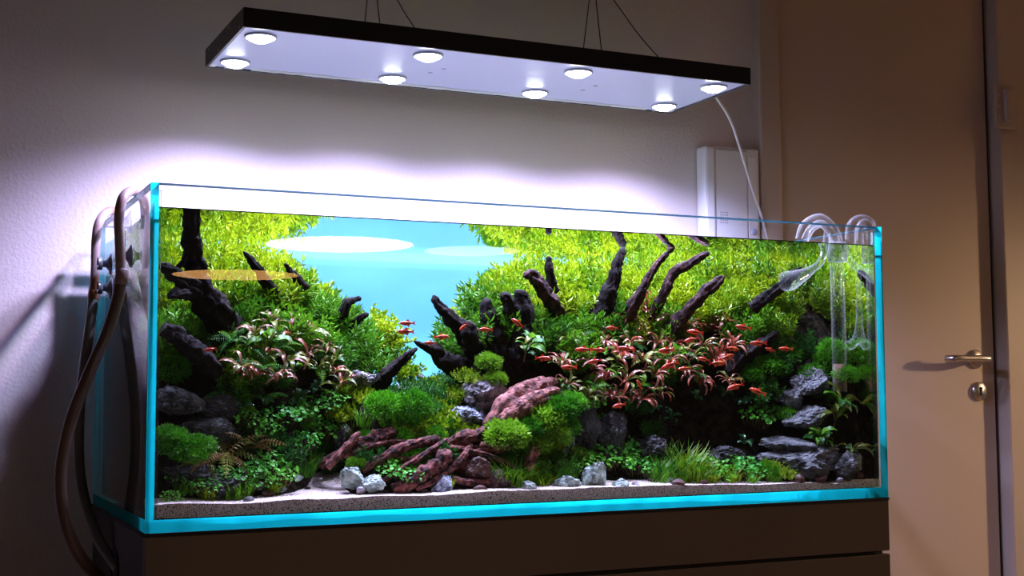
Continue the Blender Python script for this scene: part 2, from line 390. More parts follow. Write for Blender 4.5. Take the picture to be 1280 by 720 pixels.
# ================================================================== aquarium lamp
LX, LY, LZ, LW, LD, LH = .178, .1453, .8586, 1.0763, .3189, .0358
lamp = thing('aquarium_light', 'long flat black LED light with glowing white underside hanging over the aquarium', 'aquarium light', (LX+LW/2, LY+LD/2, LZ))
def lb(a, b): return MB().box((a[0]-LW/2, a[1]-LD/2, a[2]), (b[0]-LW/2, b[1]-LD/2, b[2]))
lb((0, 0, 0), (LW, .006, LH)).build('front_rail', M['lamp_body'], lamp, bevel=.0008)
lb((0, LD-.006, .0), (LW, LD, LH)).build('rear_rail', M['lamp_body'], lamp, bevel=.0008)
er = lb((0, .0062, 0), (.005, LD-.0062, LH)).build('end_rail', M['lamp_body'], lamp)
lb((LW-.005, .0062, 0), (LW, LD-.0062, LH)).build('end_rail', M['lamp_body'], lamp)
sw = MB().lathe([(0, -.0006), (.0022, -.0004), (.0022, .0003)], 8, axis='x').mesh('screw', M['steel'])
for k in range(4):
    for zz in (.007, .028):
        if (k+int(zz*1000)) % 2: obj('screw', sw, er, (-LW/2, -LD/2+.03+k*.085, zz))
lb((.0055, .0065, .030), (LW-.0055, LD-.0065, .034)).build('top_cover', M['lamp_body'], lamp)
lb((.0055, .0065, .003), (LW-.0055, LD-.0065, .006)).build('diffuser_plate', M['plate'], lamp)
# uneven white strip of tape along the rear bottom edge
tp = MB(); n = 60
for i in range(n):
    x0, x1 = LW*i/n, LW*(i+1)/n
    if i in (1, 4, n-2, n-4): continue
    a = random.uniform(.004, .009)
    tp.box((x0-LW/2, LD/2-.0155-a, .0008+random.uniform(0, .0008)), (x1-LW/2, LD/2-.0065, .0026))
tp.build('edge_tape', M['white_plastic'], lamp)
for (x, y) in ((.326*1.35, .15), (.326*1.31, .19), (.326*2.42, .155), (.326*2.40, .20)):
    MB().lathe([(0, .0021), (.005, .0021), (.005, .0029)], 14, c=(x-LW/2, y-LD/2, 0)).build('plug', M['bezel'], lamp)
lens_me = MB().lathe([(0, -.013), (.012, -.0115), (.021, -.007), (.026, 0)], 28).mesh('lens', M['lens'], True)
bez_me = MB().lathe([(.0262, .003), (.0268, -.0015), (.0285, -.0015), (.0295, .003)], 32).mesh('bezel', M['bezel'], True)
for j, yy in enumerate((.204, .404)):
    for i in range(4):
        xx = .2235+.3255*i
        lz = obj('led_module', bez_me, lamp, (xx-LX-LW/2, yy-LY-LD/2, .0))
        obj('lens', lens_me, lz, (0, 0, .003))
        for nm, e, sz, bl, cc, ox in (('white_beam', SPOT_W, 147, .88, (.94, .93, 1.0), 0), ('pink_beam', FRINGE_W, 150, .7, (.54, .36, 1.0), -.012), ('blue_beam', FRINGE_W, 150, .7, (.30, .44, 1.0), .012)):
            sl = bpy.data.lights.new(nm, 'SPOT'); sl.energy = e; sl.spot_size = math.radians(sz); sl.spot_blend = bl
            sl.color = cc; sl.shadow_soft_size = .012
            so = bpy.data.objects.new(nm, sl); so.location = (ox, 0, -.013); link(so, lz)
# suspension wires
def wire(pts, label, r=.0011):
    p = [Vector(q) for q in pts]
    o = MB().tube(spline(pts, 8) if len(pts) > 2 else p, r, 6).build('suspension_wire', M['wire'])
    return tag(o, label, 'wire', 'wires holding the light')
zt = LZ+LH
for (pa, pb, pc, jt, nm) in (((456, 26), (475, 28), (520, 35), (465, -62), 'over its hose end'), ((729, 62), (752, 64), (825, 73), (741, -36), 'over its door end')):
    J = at(jt[0], jt[1], LY+.10)
    a0, b0, c0 = [at(q[0], q[1]-2, LY+.012) for q in (pa, pb, pc)]
    for q in (a0, b0, c0): q[2] = zt-.001
    wire([J, (J[0], J[1], ZC)], 'single dark wire running to the ceiling above the light '+nm)
    wire([J, a0], 'thin straight dark wire holding the light '+nm+', outer of the pair')
    wire([J, b0], 'thin straight dark wire holding the light '+nm+', inner of the pair')
    m1 = J*.62+c0*.38; m2 = J*.3+c0*.7; m1[2] -= .004; m2[2] -= .007
    wire([J, m1, m2, c0], 'thin slack bent wire running to the light top '+nm)
# white power cord
pc = [at(893, 118, .42), at(912, 148, .47), at(925, 185, .53), at(940, 235, .60), at(957, 290, .64), at(972, 380, .645), at(980, 560, .645)]
tag(MB().tube(spline(pc, 8), .0035, 8).build('power_cord', M['cord'], None, True), 'white power cord hanging from the light down behind the aquarium', 'cord')

# floor lamp standing on the door side of the room, out of frame: its light rakes across the door
fl = thing('floor_lamp', 'floor lamp with a cream drum shade standing near the door', 'lamp', (3.95, -.30, ZF))
MB().lathe([(0, 0), (.15, 0), (.15, .012), (.02, .03), (0, .03)], 32).build('base', M['lamp_body'], fl, True)
MB().tube([(0, 0, .03), (0, 0, 1.36)], .011, 10).build('pole', M['steel'], fl, True)
MB().lathe([(.17, 1.395), (.13, 1.68)], 36).build('shade', leafmat('cream_shade', (.45, .36, .25), (.45, .36, .25), .3), fl, True)
MB().lathe([(0, 1.36), (.03, 1.37), (.045, 1.405), (.03, 1.45), (.012, 1.48), (0, 1.485)], 20).build('bulb', emit('warm_bulb', (1, .68, .40), FLOOR_LAMP), fl, True)

# door phone on the wall
a = at(876, 181, YW-.03); b = at(950, 320, YW-.03)
ph = thing('door_phone', 'white wall-mounted door phone with handset beside the door casing', 'intercom', ((a[0]+b[0])/2, YW-.0005, b[2]))
hw, hh = (b[0]-a[0])/2, a[2]-b[2]
MB().box((-hw*.62, -.034, 0), (hw, 0, hh)).build('body', M['white_plastic'], ph, bevel=.005)
MB().box((-hw, -.048, .004), (-hw*.64, -.004, hh-.004)).build('handset', M['white_plastic'], ph, bevel=.007)
MB().box((-hw*.60, -.040, .006), (hw*.52, -.0342, hh-.006)).build('front_cover', M['white_plastic'], ph, bevel=.003)
MB().box((hw*.56, -.038, .02), (hw*.9, -.0342, hh-.02)).build('side_cover', M['white_plastic'], ph, bevel=.002)
dot = MB().lathe([(0, -.0006), (.0013, -.0006), (.0013, .0002)], 8, axis='y').mesh('speaker_hole', M['black'])
g = at(905, 272, YW-.04)
for i in range(4):
    for j in range(5):
        obj('speaker_hole', dot, ph, (g[0]-ph.location.x+(i-1.5)*.0065, -.0402, g[2]-b[2]+(j-2)*.0065))
for i in range(14):
    obj('vent_hole', dot, ph, (-hw*.5+i*hw*.072, -.0402, hh-.010))
g = at(921, 289, YW-.034)
MB().lathe([(0, -.005), (.006, -.005), (.008, -.003), (.008, 0)], 20, c=(hw*.73, -.038, g[2]-b[2]), axis='y').build('button', M['bezel'], ph, True)

# ================================================================== cabinet
cab = thing('aquarium_cabinet', 'matt dark brown cabinet carrying the aquarium', 'cabinet', (W/2, D/2, ZF))
ch = -ZF-.006
def cbx(a, b): return MB().box((a[0]-W/2, a[1]-D/2, a[2]), (b[0]-W/2, b[1]-D/2, b[2]))
cbx((.001, .022, 0), (W-.001, D, ch-.001)).build('body', M['cab_dark'], cab)
cbx((0, 0.0, ch-.100), (W, .0215, ch)).build('fascia', M['cabinet'], cab, bevel=.0012)
zs = ch-.107; xm = at(713, 718, 0)[0]
cbx((0, 0, .06), (xm-.002, .0205, zs)).build('cabinet_door', M['cabinet'], cab, bevel=.0012)
cbx((xm+.002, 0, .06), (W, .0205, zs)).build('cabinet_door', M['cabinet'], cab, bevel=.0012)
# hose hole ring on the side
hc = (0, .30, -.098)
MB().lathe([(.030, 0), (.034, -.004), (.040, -.004), (.042, 0)], 28, c=(-W/2+.0008, hc[1]-D/2, hc[2]-ZF), axis='x').build('grommet', M['mat'], cab, True)
MB().lathe([(0, -.0005), (.030, -.0005), (.03, 0)], 28, c=(-W/2+.0005, hc[1]-D/2, hc[2]-ZF), axis='x').build('hose_hole', M['black'], cab)
tag(MB().box((-.003, -.001, -.0058), (W+.001, D+.001, -.0002)).build('foam_mat', M['mat']), 'thin black foam mat between aquarium and cabinet', 'mat')

# ================================================================== aquarium glass
tank = thing('aquarium', 'long rimless glass aquarium with cyan-tinted edges standing on the brown cabinet', 'aquarium', (W/2, D/2, 0))
def tb(a, b): return MB().box((a[0]-W/2, a[1]-D/2, a[2]), (b[0]-W/2, b[1]-D/2, b[2]))
tb((T, 0, .0205), (W-T, T, H-.0022)).build('front_pane', M['glass'], tank)
tb((T, D-T, .0205), (W-T, D, H-.0022)).build('back_pane', M['glass'], tank)
sp_ = tb((.0, T+.0005, .0205), (T, D-T-.0005, H-.0022)).build('side_pane', M['glass'], tank)
tb((W-T, T+.0005, .0205), (W, D-T-.0005, H-.0022)).build('side_pane', M['glass'], tank)
bp = tb((.0008, .0008, 0.0006), (W-.0008, D-.0008, .020)).build('bottom_pane', M['glass'], tank)
def quadpart(name, pts, mt, parent):
    return MB().add([(x-W/2, y-D/2, z) for x, y, z in pts], [(0, 1, 2, 3)]).build(name, mt, parent)
# cut edges of the panes: the polished faces that glow cyan
eb = .0203
for nm, A_, B_ in (('bottom_edge', (0, 0), (W, 0)), ('bottom_edge', (W, 0), (W, D)), ('bottom_edge', (W, D), (0, D)), ('bottom_edge', (0, D), (0, 0))):
    quadpart(nm, [(*A_, 0), (*B_, 0), (*B_, eb), (*A_, eb)], M['edge'], bp)
for cx, sx in ((0, 1), (W, -1)):
    for cy, sy in ((0, 1), (D, -1)):
        ve = MB()
        q = lambda p: (p[0]-W/2, p[1]-D/2, p[2])
        tw_ = T+.001 if cx == 0 else T+.007
        ve.add([q((cx, cy, eb)), q((cx+sx*tw_, cy, eb)), q((cx+sx*tw_, cy, H)), q((cx, cy, H))], [(0, 1, 2, 3)])
        ve.add([q((cx, cy, eb)), q((cx, cy+sy*T*.5, eb)), q((cx, cy+sy*T*.5, H)), q((cx, cy, H))], [(0, 1, 2, 3)])
        ve.build('vertical_edge', M['edge'], tank)
tb((T, 0, H-.002), (W-T, T, H)).build('top_edge', M['edge_top'], tank)
tb((T, D-T, H-.002), (W-T, D, H)).build('top_edge', M['edge_top'], tank)
tb((0, T, H-.002), (T, D-T, H)).build('top_edge', M['edge_top'], tank)
tb((W-T, T, H-.002), (W, D-T, H)).build('top_edge', M['edge_top'], tank)
tb((T+.0002, T+.0002, .021), (T+.007, T+.007, H-.01)).build('silicone_seam', M['silicone'], tank)
tb((W-T-.007, T+.0002, .021), (W-T-.0002, T+.007, H-.01)).build('silicone_seam', M['silicone'], tank)
film = tag(MB().box((T, D+.001, .02), (W-T, D+.0016, ZW+.004)).build('background_film', M['film']), 'pale blue frosted background film behind the rear glass', 'film')
led = thing('backlight_panel', 'low white light panel on the wall behind the frosted film', 'light panel', (W/2, YW-.0005, .02))
MB().box((-W/2+.17, -.010, 0), (W/2-.03, 0, .30)).build('housing', M['white_plastic'], led)
MB().box((-W/2+.175, -.0125, .005), (W/2-.035, -.0102, .295)).build('diffuser', emit('backlight_glow', (.92, .97, 1.0), 3.0), led)
# water body: mirror-like surface seen from below
wb = MB(); e = .0006
x0, x1, y0, y1, z0, z1 = T+e, W-T-e, T+e, D-T-e, .0205, ZW
wb.add([(x0,y0,z0),(x1,y0,z0),(x1,y1,z0),(x0,y1,z0),(x0,y0,z1),(x1,y0,z1),(x1,y1,z1),(x0,y1,z1)], [(4,5,6,7)], 0)
wb.add([(x0,y0,z0),(x1,y0,z0),(x1,y1,z0),(x0,y1,z0),(x0,y0,z1),(x1,y0,z1),(x1,y1,z1),(x0,y1,z1)], [(1,2,6,5),(3,0,4,7)], 1)
tag(wb.build('water', [M['water_top'], M['water_side']]), 'clear water filling the aquarium nearly to its rim', 'water', kind='stuff')
wo = bpy.data.objects['water']; mn = MB().box((T+.0008, T+.0008, ZW-.0012), (W-T-.0008, T+.003, ZW+.0006))
mn.build('meniscus', clear('dark_meniscus', (.22, .26, .27), 1.33), wo)

# ================================================================== ground in the tank
def hfield(name, mt, x0, x1, y0, y1, nx, ny, fn, zb=.0207):
    b = MB(); vs = []; fs = []
    for j in range(ny+1):
        for i in range(nx+1):
            X, Y = x0+(x1-x0)*i/nx, y0+(y1-y0)*j/ny
            vs.append((X, Y, fn(X, Y)))
    for j in range(ny):
        for i in range(nx):
            a = j*(nx+1)+i; fs.append((a, a+1, a+nx+2, a+nx+1))
    k = len(vs); rim = [i for i in range(nx+1)]+[(j+1)*(nx+1)-1 for j in range(1, ny+1)]+[ny*(nx+1)+i for i in range(nx-1, -1, -1)]+[j*(nx+1) for j in range(ny-1, 0, -1)]
    for r in rim: vs.append((vs[r][0], vs[r][1], zb))
    for q in range(len(rim)):
        q2 = (q+1) % len(rim); fs.append((rim[q], k+q, k+q2, rim[q2]))
    b.add(vs, fs); o = b.build(name, mt)
    o.data.polygons.foreach_set('use_smooth', [True]*(nx*ny)+[False]*len(rim)); return o
def soil_z(X, Y):
    z = ground(X, Y)
    return z-.012*(1-sst(.05, .09, z)) if Y < .3 else z
tag(hfield('soil_mound', M['soil'], T+.002, W-T-.002, .06, D-T-.002, 150, 64, soil_z), 'dark planted soil banked up into two hills inside the aquarium', 'soil', kind='stuff')
def sand_z(X, Y):
    u = X-.365*(Y-.5)
    z = np.interp(Y, [0, .1, .2, .3, .34], [.041, .042, .05, .083, .09])+.004*noise.noise(Vector((X*9, Y*9, 0)))+.0015*noise.noise(Vector((X*70, Y*70, 0)))
    z -= .010*sst(.9, 1.4, X)
    return float(z)
tag(hfield('sand', M['sand'], T+.0025, W-T-.0025, T+.0025, .33, 150, 40, sand_z), 'pale pinkish sand spread along the front of the aquarium', 'sand', kind='stuff')
def patch(px, py, rx, ry):
    p = G(px, py)
    return hfield('sand_path', M['sand'], p[0]-rx, p[0]+rx, p[1]-ry, min(p[1]+ry, D-T-.003), 16, 16, lambda X, Y: ground(X, Y)+.018-.04*(((X-p[0])/rx)**2+((Y-p[1])/ry)**2), zb=p[2]-.09)
tag(patch(513, 474, .05, .07), 'pale sand path showing at the far end of the valley', 'sand', kind='stuff')

# ================================================================== plant meshes
def rotm(axis, a): return np.array(Matrix.Rotation(a, 3, Vector(axis)))
def leaves_mesh(name, base, dirs, length, width, mats, curl=.25, extra=None, up=None):
    """many small two-triangle-pair leaves in one mesh; base,dirs (n,3)"""
    n = len(base); dirs = dirs/np.linalg.norm(dirs, axis=1)[:, None]
    rnd = rng.normal(size=(n, 3)) if up is None else np.tile(up, (n, 1))+rng.normal(size=(n, 3))*.35
    side = np.cross(dirs, rnd); side /= np.linalg.norm(side, axis=1)[:, None]+1e-9
    nrm = np.cross(side, dirs)
    L_ = (length*rng.uniform(.7, 1.25, n))[:, None]; Wd = (width*rng.uniform(.75, 1.2, n))[:, None]
    mid = base+dirs*L_*.5
    tip = base+dirs*L_-nrm*L_*curl*rng.uniform(.2, 1.3, (n, 1))
    v = np.stack([base, mid+side*Wd/2+nrm*Wd*.15, tip, mid-side*Wd/2+nrm*Wd*.15], 1).reshape(-1, 3)
    mb = MB(); mb.v = [tuple(p) for p in v]; mb.f = []
    for i in range(n):
        mb.f.append((4*i, 4*i+1, 4*i+2)); mb.f.append((4*i, 4*i+2, 4*i+3))
    mb.mi = [0]*(2*n)
    if extra: mb.add(extra.v, extra.f, 1)
    return mb.mesh(name, mats)
def tuft(name, mats, stems=22, height=.085, spread=.042, whorls=8, per=4, ll=.016, lw=.0042, lean=.35, start=.25):
    base, dirs = [], []; ex = MB()
    for s_ in range(stems):
        a = random.uniform(0, 2*PI); r = spread*math.sqrt(random.random())
        p0 = Vector((r*math.cos(a)*.6, r*math.sin(a)*.6, -.01))
        h = height*random.uniform(.6, 1.0)*(1-.25*(r/spread)**2)
        p1 = Vector((p0.x*1.6+random.gauss(0, lean*.012), p0.y*1.6+random.gauss(0, lean*.012), h))
        if s_ < 14: ex.tube([p0, (p0+p1)/2, p1], .0006, 3, False)
        ax = (p1-p0).normalized()
        for k in range(whorls):
            t = start+(1-start)*(k+random.uniform(-.3, .3))/whorls; q = p0.lerp(p1, min(1, max(.02, t)))
            ph = random.uniform(0, 2*PI)
            for j in range(per):
                b = ph+2*PI*j/per
                d = Vector((math.cos(b), math.sin(b), random.uniform(.15, .9))); base.append(q); dirs.append(d)
        for j in range(4):
            b = random.uniform(0, 6.28); base.append(p1); dirs.append(Vector((math.cos(b)*.5, math.sin(b)*.5, 1)))
    return leaves_mesh(name, np.array(base), np.array(dirs), ll, lw, mats, extra=ex)
def mossball(name, mats, n=1500, r=.035, ll=.008, lw=.0022, squash=.75, frond=False):
    v = rng.normal(size=(n, 3)); v /= np.linalg.norm(v, axis=1)[:, None]; v[:, 2] = np.where(v[:, 2] < -.3, -v[:, 2], v[:, 2])
    rr = r*(.55+.45*rng.random(n)**.5)
    lump = np.array([1+.22*noise.noise(Vector(p)*2.2+Vector((r*500, 0, 0))) for p in v])
    base = v*(rr*lump)[:, None]; base[:, 2] *= squash
    d = v+rng.normal(size=(n, 3))*.55+np.array([0, 0, .15])
    return leaves_mesh(name, base, d, ll, lw, mats, curl=.4)
def clover(name, mats, n=110, r=.045, leaf=.0085, h=.03):
    mb = MB()
    for i in range(n):
        a = random.uniform(0, 2*PI); q = r*math.sqrt(random.random()); x, y = q*math.cos(a), q*math.sin(a); z = random.uniform(.35, 1)*h*(1-.4*(q/r)**2)
        s_ = leaf*random.uniform(.6, 1.15); R = Matrix.Rotation(random.gauss(0, .5), 3, 'X')@Matrix.Rotation(random.gauss(0, .5), 3, 'Y')
        vs = [Vector((x, y, z))]+[Vector((x, y, z))+R@Vector((s_*.5*math.cos(t), s_*.5*math.sin(t), s_*.10)) for t in np.linspace(0, 2*PI, 8)[:-1]]
        mb.add(vs, [(0, k+1, (k+1) % 7+1) for k in range(7)])
        if i % 2 == 0: mb.tube([(x*.7, y*.7, -.01), (x, y, z)], .0006, 3, False, 1)
    return mb.mesh(name, mats)
def grass(name, mats, n=110, r=.03, h=.055, wd=.0022):
    mb = MB()
    for i in range(n):
        a = random.uniform(0, 2*PI); q = r*math.sqrt(random.random()); p = Vector((q*math.cos(a), q*math.sin(a), -.006)); o = Vector((math.cos(a+random.gauss(0, .7)), math.sin(a+random.gauss(0, .7)), 0))
        hh_ = h*random.uniform(.5, 1.1); s_ = o.cross(Vector((0, 0, 1)))*wd*.5
        p1 = p+Vector((0, 0, hh_*.6))+o*hh_*.15; p2 = p+Vector((0, 0, hh_*.95))+o*hh_*.5
        mb.add([p-s_, p+s_, p1+s_, p1-s_, p2], [(0, 1, 2, 3), (3, 2, 4)])
    return mb.mesh(name, mats)
def leafblade(name, mt, L_=.05, Wd=.012, bend=.9, wav=0.0, n=8, power=.8):
    """one large leaf rising from the origin along +x, arching down, with a folded midrib and a stalk"""
    mb = MB(); vs = []; fs = []; ang = 1.05; x = z = 0; st = L_*.22
    mb.tube([(0, 0, 0), (st*.5*math.cos(ang), 0, st*.5*math.sin(ang)), (st*math.cos(ang), 0, st*math.sin(ang))], .0007, 4, False)
    x, z = st*math.cos(ang), st*math.sin(ang)
    for i in range(n+1):
        t = i/n; wv = Wd*.5*(math.sin(PI*min(1, t**power*.97+.02)))**.8+.0003
        wz = wav*Wd*math.sin(t*16)
        nx_, nz_ = -math.sin(ang), math.cos(ang)
        vs += [(x+nx_*wv*.35, -wv, z+nz_*wv*.35+wz), (x, 0, z), (x+nx_*wv*.35, wv, z+nz_*wv*.35-wz)]
        ang -= bend*2/n*(.5+t); x += L_*.8/n*math.cos(ang); z += L_*.8/n*math.sin(ang)
    for i in range(n):
        a = 3*i; fs += [(a, a+3, a+4, a+1), (a+1, a+4, a+5, a+2)]
    mb.add(vs, fs); return mb.mesh(name, mt, True)
def frond(name, mt, L_=.07, pairs=13, lw=.011):
    mb = MB(); ang = .9; x = z = 0; pts = [(0, 0, 0)]
    for i in range(pairs):
        t = (i+1)/pairs; ang -= 1.3/pairs; x += L_/pairs*math.cos(ang); z += L_/pairs*math.sin(ang); pts.append((x, 0, z))
        l = lw*math.sin(PI*min(1, .12+t*.86))+.001
        for s_ in (-1, 1):
            w_ = L_/pairs*.42
            mb.add([(x-w_, 0, z), (x+w_*.2, s_*l*.6, z+.001), (x+w_*.9, s_*l, z-l*.15), (x+w_, s_*l*.3, z)], [(0, 1, 2), (0, 2, 3)])
    mb.tube(pts, .0007, 4, False); return mb.mesh(name, mt)

V = {}
V['lime'] = [tuft('stem_plant', [M['lime'], M['stem']]) for _ in range(3)]
V['green'] = [tuft('stem_plant', [M['green'], M['stem']], ll=.017) for _ in range(3)]
V['deep'] = [tuft('fine_leaf_plant', [M['deep'], M['stem']], stems=20, height=.065, ll=.014, lw=.003) for _ in range(2)]
V['moss'] = [mossball('moss', [M['moss']]) for _ in range(2)]
V['moss_l'] = [mossball('moss', [M['moss_l']], ll=.010, lw=.0026) for _ in range(2)]
V['clover'] = [clover('clover_plant', [M['clover'], M['stem']]) for _ in range(3)]
V['grass'] = [grass('grass_tuft', [M['lime']]), grass('grass_tuft', [M['green']])]
V['creep'] = [tuft('creeping_plant', [M['lime'], M['stem']], stems=34, height=.03, spread=.05, whorls=5, per=4, ll=.009, lw=.005)]

def place(name, key, p, label, cat, group, s_=1.0, tilt=None, k=None, sz=None):
    me = V[key][random.randrange(len(V[key])) if k is None else k]
    q = Quaternion((0, 0, 1), random.uniform(0, 2*PI))
    if tilt is not None: q = Vector((0, 0, 1)).rotation_difference(Vector(tilt).normalized())@q
    o = obj(name, me, None, p, q, s_ if sz is None else (s_, s_, s_*sz))
    return tag(o, label, cat, group)
def slope(X, Y):
    e_ = .02; return np.array([-(ground(X+e_, Y, False)-ground(X-e_, Y, False))/(2*e_), -(ground(X, Y+e_, False)-ground(X, Y-e_, False))/(2*e_), 1.0])

# bright stem plants over both hills
def pixel(p):
    d = np.asarray(p)-CAM; z = d@Fw; return 640+FPX*(d@Rv)/z, 360-FPX*(d@Uv)/z
MARKS = dict(l=[(212, 'corner seam'), (258, 'thick black trunk'), (330, 'slanting dark stick'), (378, 'short thin stick'), (445, 'hooked wood tip')],
             r=[(560, 'blue gap'), (640, 'finger-like roots'), (690, 'beaked branch'), (760, 'leaning black branch'), (815, 'slim purple branch'), (880, 'forked red branch'), (975, 'glass funnel'), (1050, 'glass intake pipe')])
def landmark(X, Y, z, side):
    px = pixel((X, Y, z+.04))[0]; return min(MARKS[side], key=lambda q: abs(q[0]-px))[1]
cnt = {'l': 0, 'r': 0}
for side in ('l', 'r'):
    step = .044 if side == 'l' else .049
    ys = np.arange(.13, D-T-.015, step)
    for j, Y0 in enumerate(ys):
        for X0 in np.arange(.035, W-.04, step):
            X, Y = X0+(j % 2)*step*.5+random.uniform(-.012, .012), Y0+random.uniform(-.012, .012)
            if not(.03 < X < W-.045) or Y > D-T-.012: continue
            u = X-.365*(Y-.5)
            if (u < .635) != (side == 'l'): continue
            z = ground(X, Y)
            lim = .235 if side == 'l' else .265
            if X > 1.15: lim = .30-.10*(X-1.15)
            if z < lim+.03*noise.noise(Vector((X*8, Y*8, 5))): continue
            s_ = random.uniform(.85, 1.15); zz = z-.006
            s_ = min(s_, max(.45, (ZW-.002-zz)/.088)) if z < .43 else max(.5, (ZW-.001-zz)/.08)
            t = slope(X, Y); t[2] += 1.2
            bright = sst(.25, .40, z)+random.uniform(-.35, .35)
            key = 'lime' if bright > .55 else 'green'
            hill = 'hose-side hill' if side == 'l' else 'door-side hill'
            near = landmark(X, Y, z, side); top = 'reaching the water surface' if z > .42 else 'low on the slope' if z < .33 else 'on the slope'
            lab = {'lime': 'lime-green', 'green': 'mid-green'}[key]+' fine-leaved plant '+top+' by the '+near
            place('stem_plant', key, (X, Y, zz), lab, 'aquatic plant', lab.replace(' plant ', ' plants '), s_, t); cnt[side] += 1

# ================================================================== rosette plants: every large leaf is its own part
LV = dict(
    red=[leafblade('leaf', M['crypt_red'], .052, .0052, 1.35, .12), leafblade('leaf', M['crypt_red'], .046, .0048, .95, .1)],
    pink=[leafblade('leaf', M['crypt_pink'], .050, .0050, 1.4, .12), leafblade('leaf', M['crypt_pink'], .042, .0046, 1.0, .1)],
    olive=[leafblade('leaf', M['crypt_olive'], .046, .008, 1.1, .1), leafblade('leaf', M['crypt_olive'], .040, .007, .7, .1)],
    buce=[leafblade('leaf', M['buce'], .036, .013, .9, .05), leafblade('leaf', M['buce'], .030, .011, 1.2, .08)],
    broad=[leafblade('leaf', M['green'], .042, .014, .9, .06), leafblade('leaf', M['deep'], .036, .012, 1.2, .06)],
    frond=[frond('leaf', M['fernbrown']), frond('leaf', M['crypt_olive'], .06, 11)],
    fern=[frond('leaf', M['deep'], .06, 12, .013), frond('leaf', M['green'], .05, 11, .012)],
)
def rosette(name, kinds, p, n, s_, label, group=None, tall=0.0, cat='aquatic plant', tilt=(0, -.5, 1)):
    o = thing(name, label, cat, tuple(p), group)
    q = Vector((0, 0, 1)).rotation_difference(Vector(tilt).normalized())
    o.rotation_mode = 'QUATERNION'; o.rotation_quaternion = q; o.scale = (s_,)*3
    if tall:
        MB().tube([(0, 0, -.01), (0, 0, tall*.5), (.002, 0, tall)], .0013, 5).build('stem', M['stem'], o)
    a = random.uniform(0, 6)
    for i in range(n):
        a += 2.4+random.uniform(-.3, .3); kd = LV[kinds[random.randrange(len(kinds))]]
        rise = random.uniform(-.45, .45)
        r = Matrix.Rotation(a, 4, 'Z')@Matrix.Rotation(rise, 4, 'Y')@Matrix.Rotation(random.uniform(-.4, .4), 4, 'X')
        obj('leaf', kd[random.randrange(len(kd))], o, (0, 0, tall*(i+.5)/n), r.to_euler(), random.uniform(.65, 1.15))
    return o
def front(px, py, d=.012):
    """the ground point under a pixel, brought a little towards the viewer"""
    p = G(px, py); v = CAM-p; return p+v/np.linalg.norm(v)*d

# red-brown narrow-leaved plants massed on the door-side hill
spots = []
for j, py in enumerate((400, 424, 448, 470, 488)):
    for i in range(7):
        px = 700+i*33+(j % 2)*16
        if j == 0 and (i < 2): continue
        if j == 4 and i > 4: continue
        spots.append((px+random.uniform(-9, 9), py+random.uniform(-7, 7)))
for (px, py) in spots:
    z = ('red' if random.random() < .5 else 'pink') if px > 740 else ('olive' if random.random() < .4 else 'pink')
    ks = {'red': ['red', 'red', 'pink'], 'pink': ['pink', 'red', 'olive'], 'olive': ['olive', 'pink']}[z]
    lab = {'red': 'red-brown', 'pink': 'pinkish-brown', 'olive': 'olive-brown'}[z]+' narrow-leaved plant in the mass on the door-side hill'
    rosette('narrow_leaf_plant', ks, front(px, py+8, .06), 17, random.uniform(.85, 1.2), lab, z+' narrow-leaved plants on the door-side hill')
rosette('tall_red_plant', ['red'], front(812, 420, .05), 16, .9, 'tall bright red stem plant rising above the brown leaves', None, .085, tilt=(-.15, -.1, 1))
for (px, py) in ((880, 400), (905, 385), (890, 415)):
    rosette('narrow_leaf_plant', ['red', 'pink'], front(px, py, .04), 10, .8, 'red-brown narrow-leaved plant beside the forked thin branches', 'red plants by the forked branches')
# brown clump on the hose-side hill
for k, (px, py) in enumerate([(318, 415), (340, 402), (362, 418), (388, 410), (408, 432), (330, 440), (358, 446), (384, 442), (412, 460), (345, 470), (300, 455), (425, 478)]):
    z = ['olive', 'pink', 'red'][k % 3]
    lab = {'red': 'red-brown', 'pink': 'pinkish-brown', 'olive': 'olive-brown'}[z]+' narrow-leaved plant on the hose-side hill'
    rosette('narrow_leaf_plant', [z, 'olive' if z != 'olive' else 'pink'], front(px, py+8, .085), 12, random.uniform(.85, 1.15), lab, z+' narrow-leaved plants on the hose-side hill')
rosette('spidery_plant', ['red'], front(312, 472, .08), 9, 1.2, 'spidery dark red plant over the dark gap on the hose-side hill')
rosette('broad_leaf_plant', ['olive', 'broad'], front(335, 430, .10), 9, 1.1, 'upright olive-green broad-leaved plant among brown leaves')
for k, (px, py) in enumerate([(720, 418), (752, 432), (790, 424), (826, 444), (770, 462), (742, 478), (805, 476), (846, 436), (868, 462), (705, 480), (780, 400), (850, 405)]):
    rosette('green_fern', [['fern', 'broad'], ['olive', 'fern'], ['fern']][k % 3], front(px, py+6, .07), 9, random.uniform(.6, .8), 'small green feathery plant showing between the red-brown leaves', 'green plants between the red-brown leaves')
for k, (px, py) in enumerate([(310, 430), (350, 428), (375, 455), (398, 455), (325, 458), (420, 445), (365, 400), (290, 420)]):
    rosette('green_fern', [['fern', 'olive'], ['fern'], ['broad', 'olive']][k % 3], front(px, py+6, .09), 10, random.uniform(.65, .9), 'small green feathery plant among the brown leaves on the hose-side hill', 'green plants among the brown leaves')
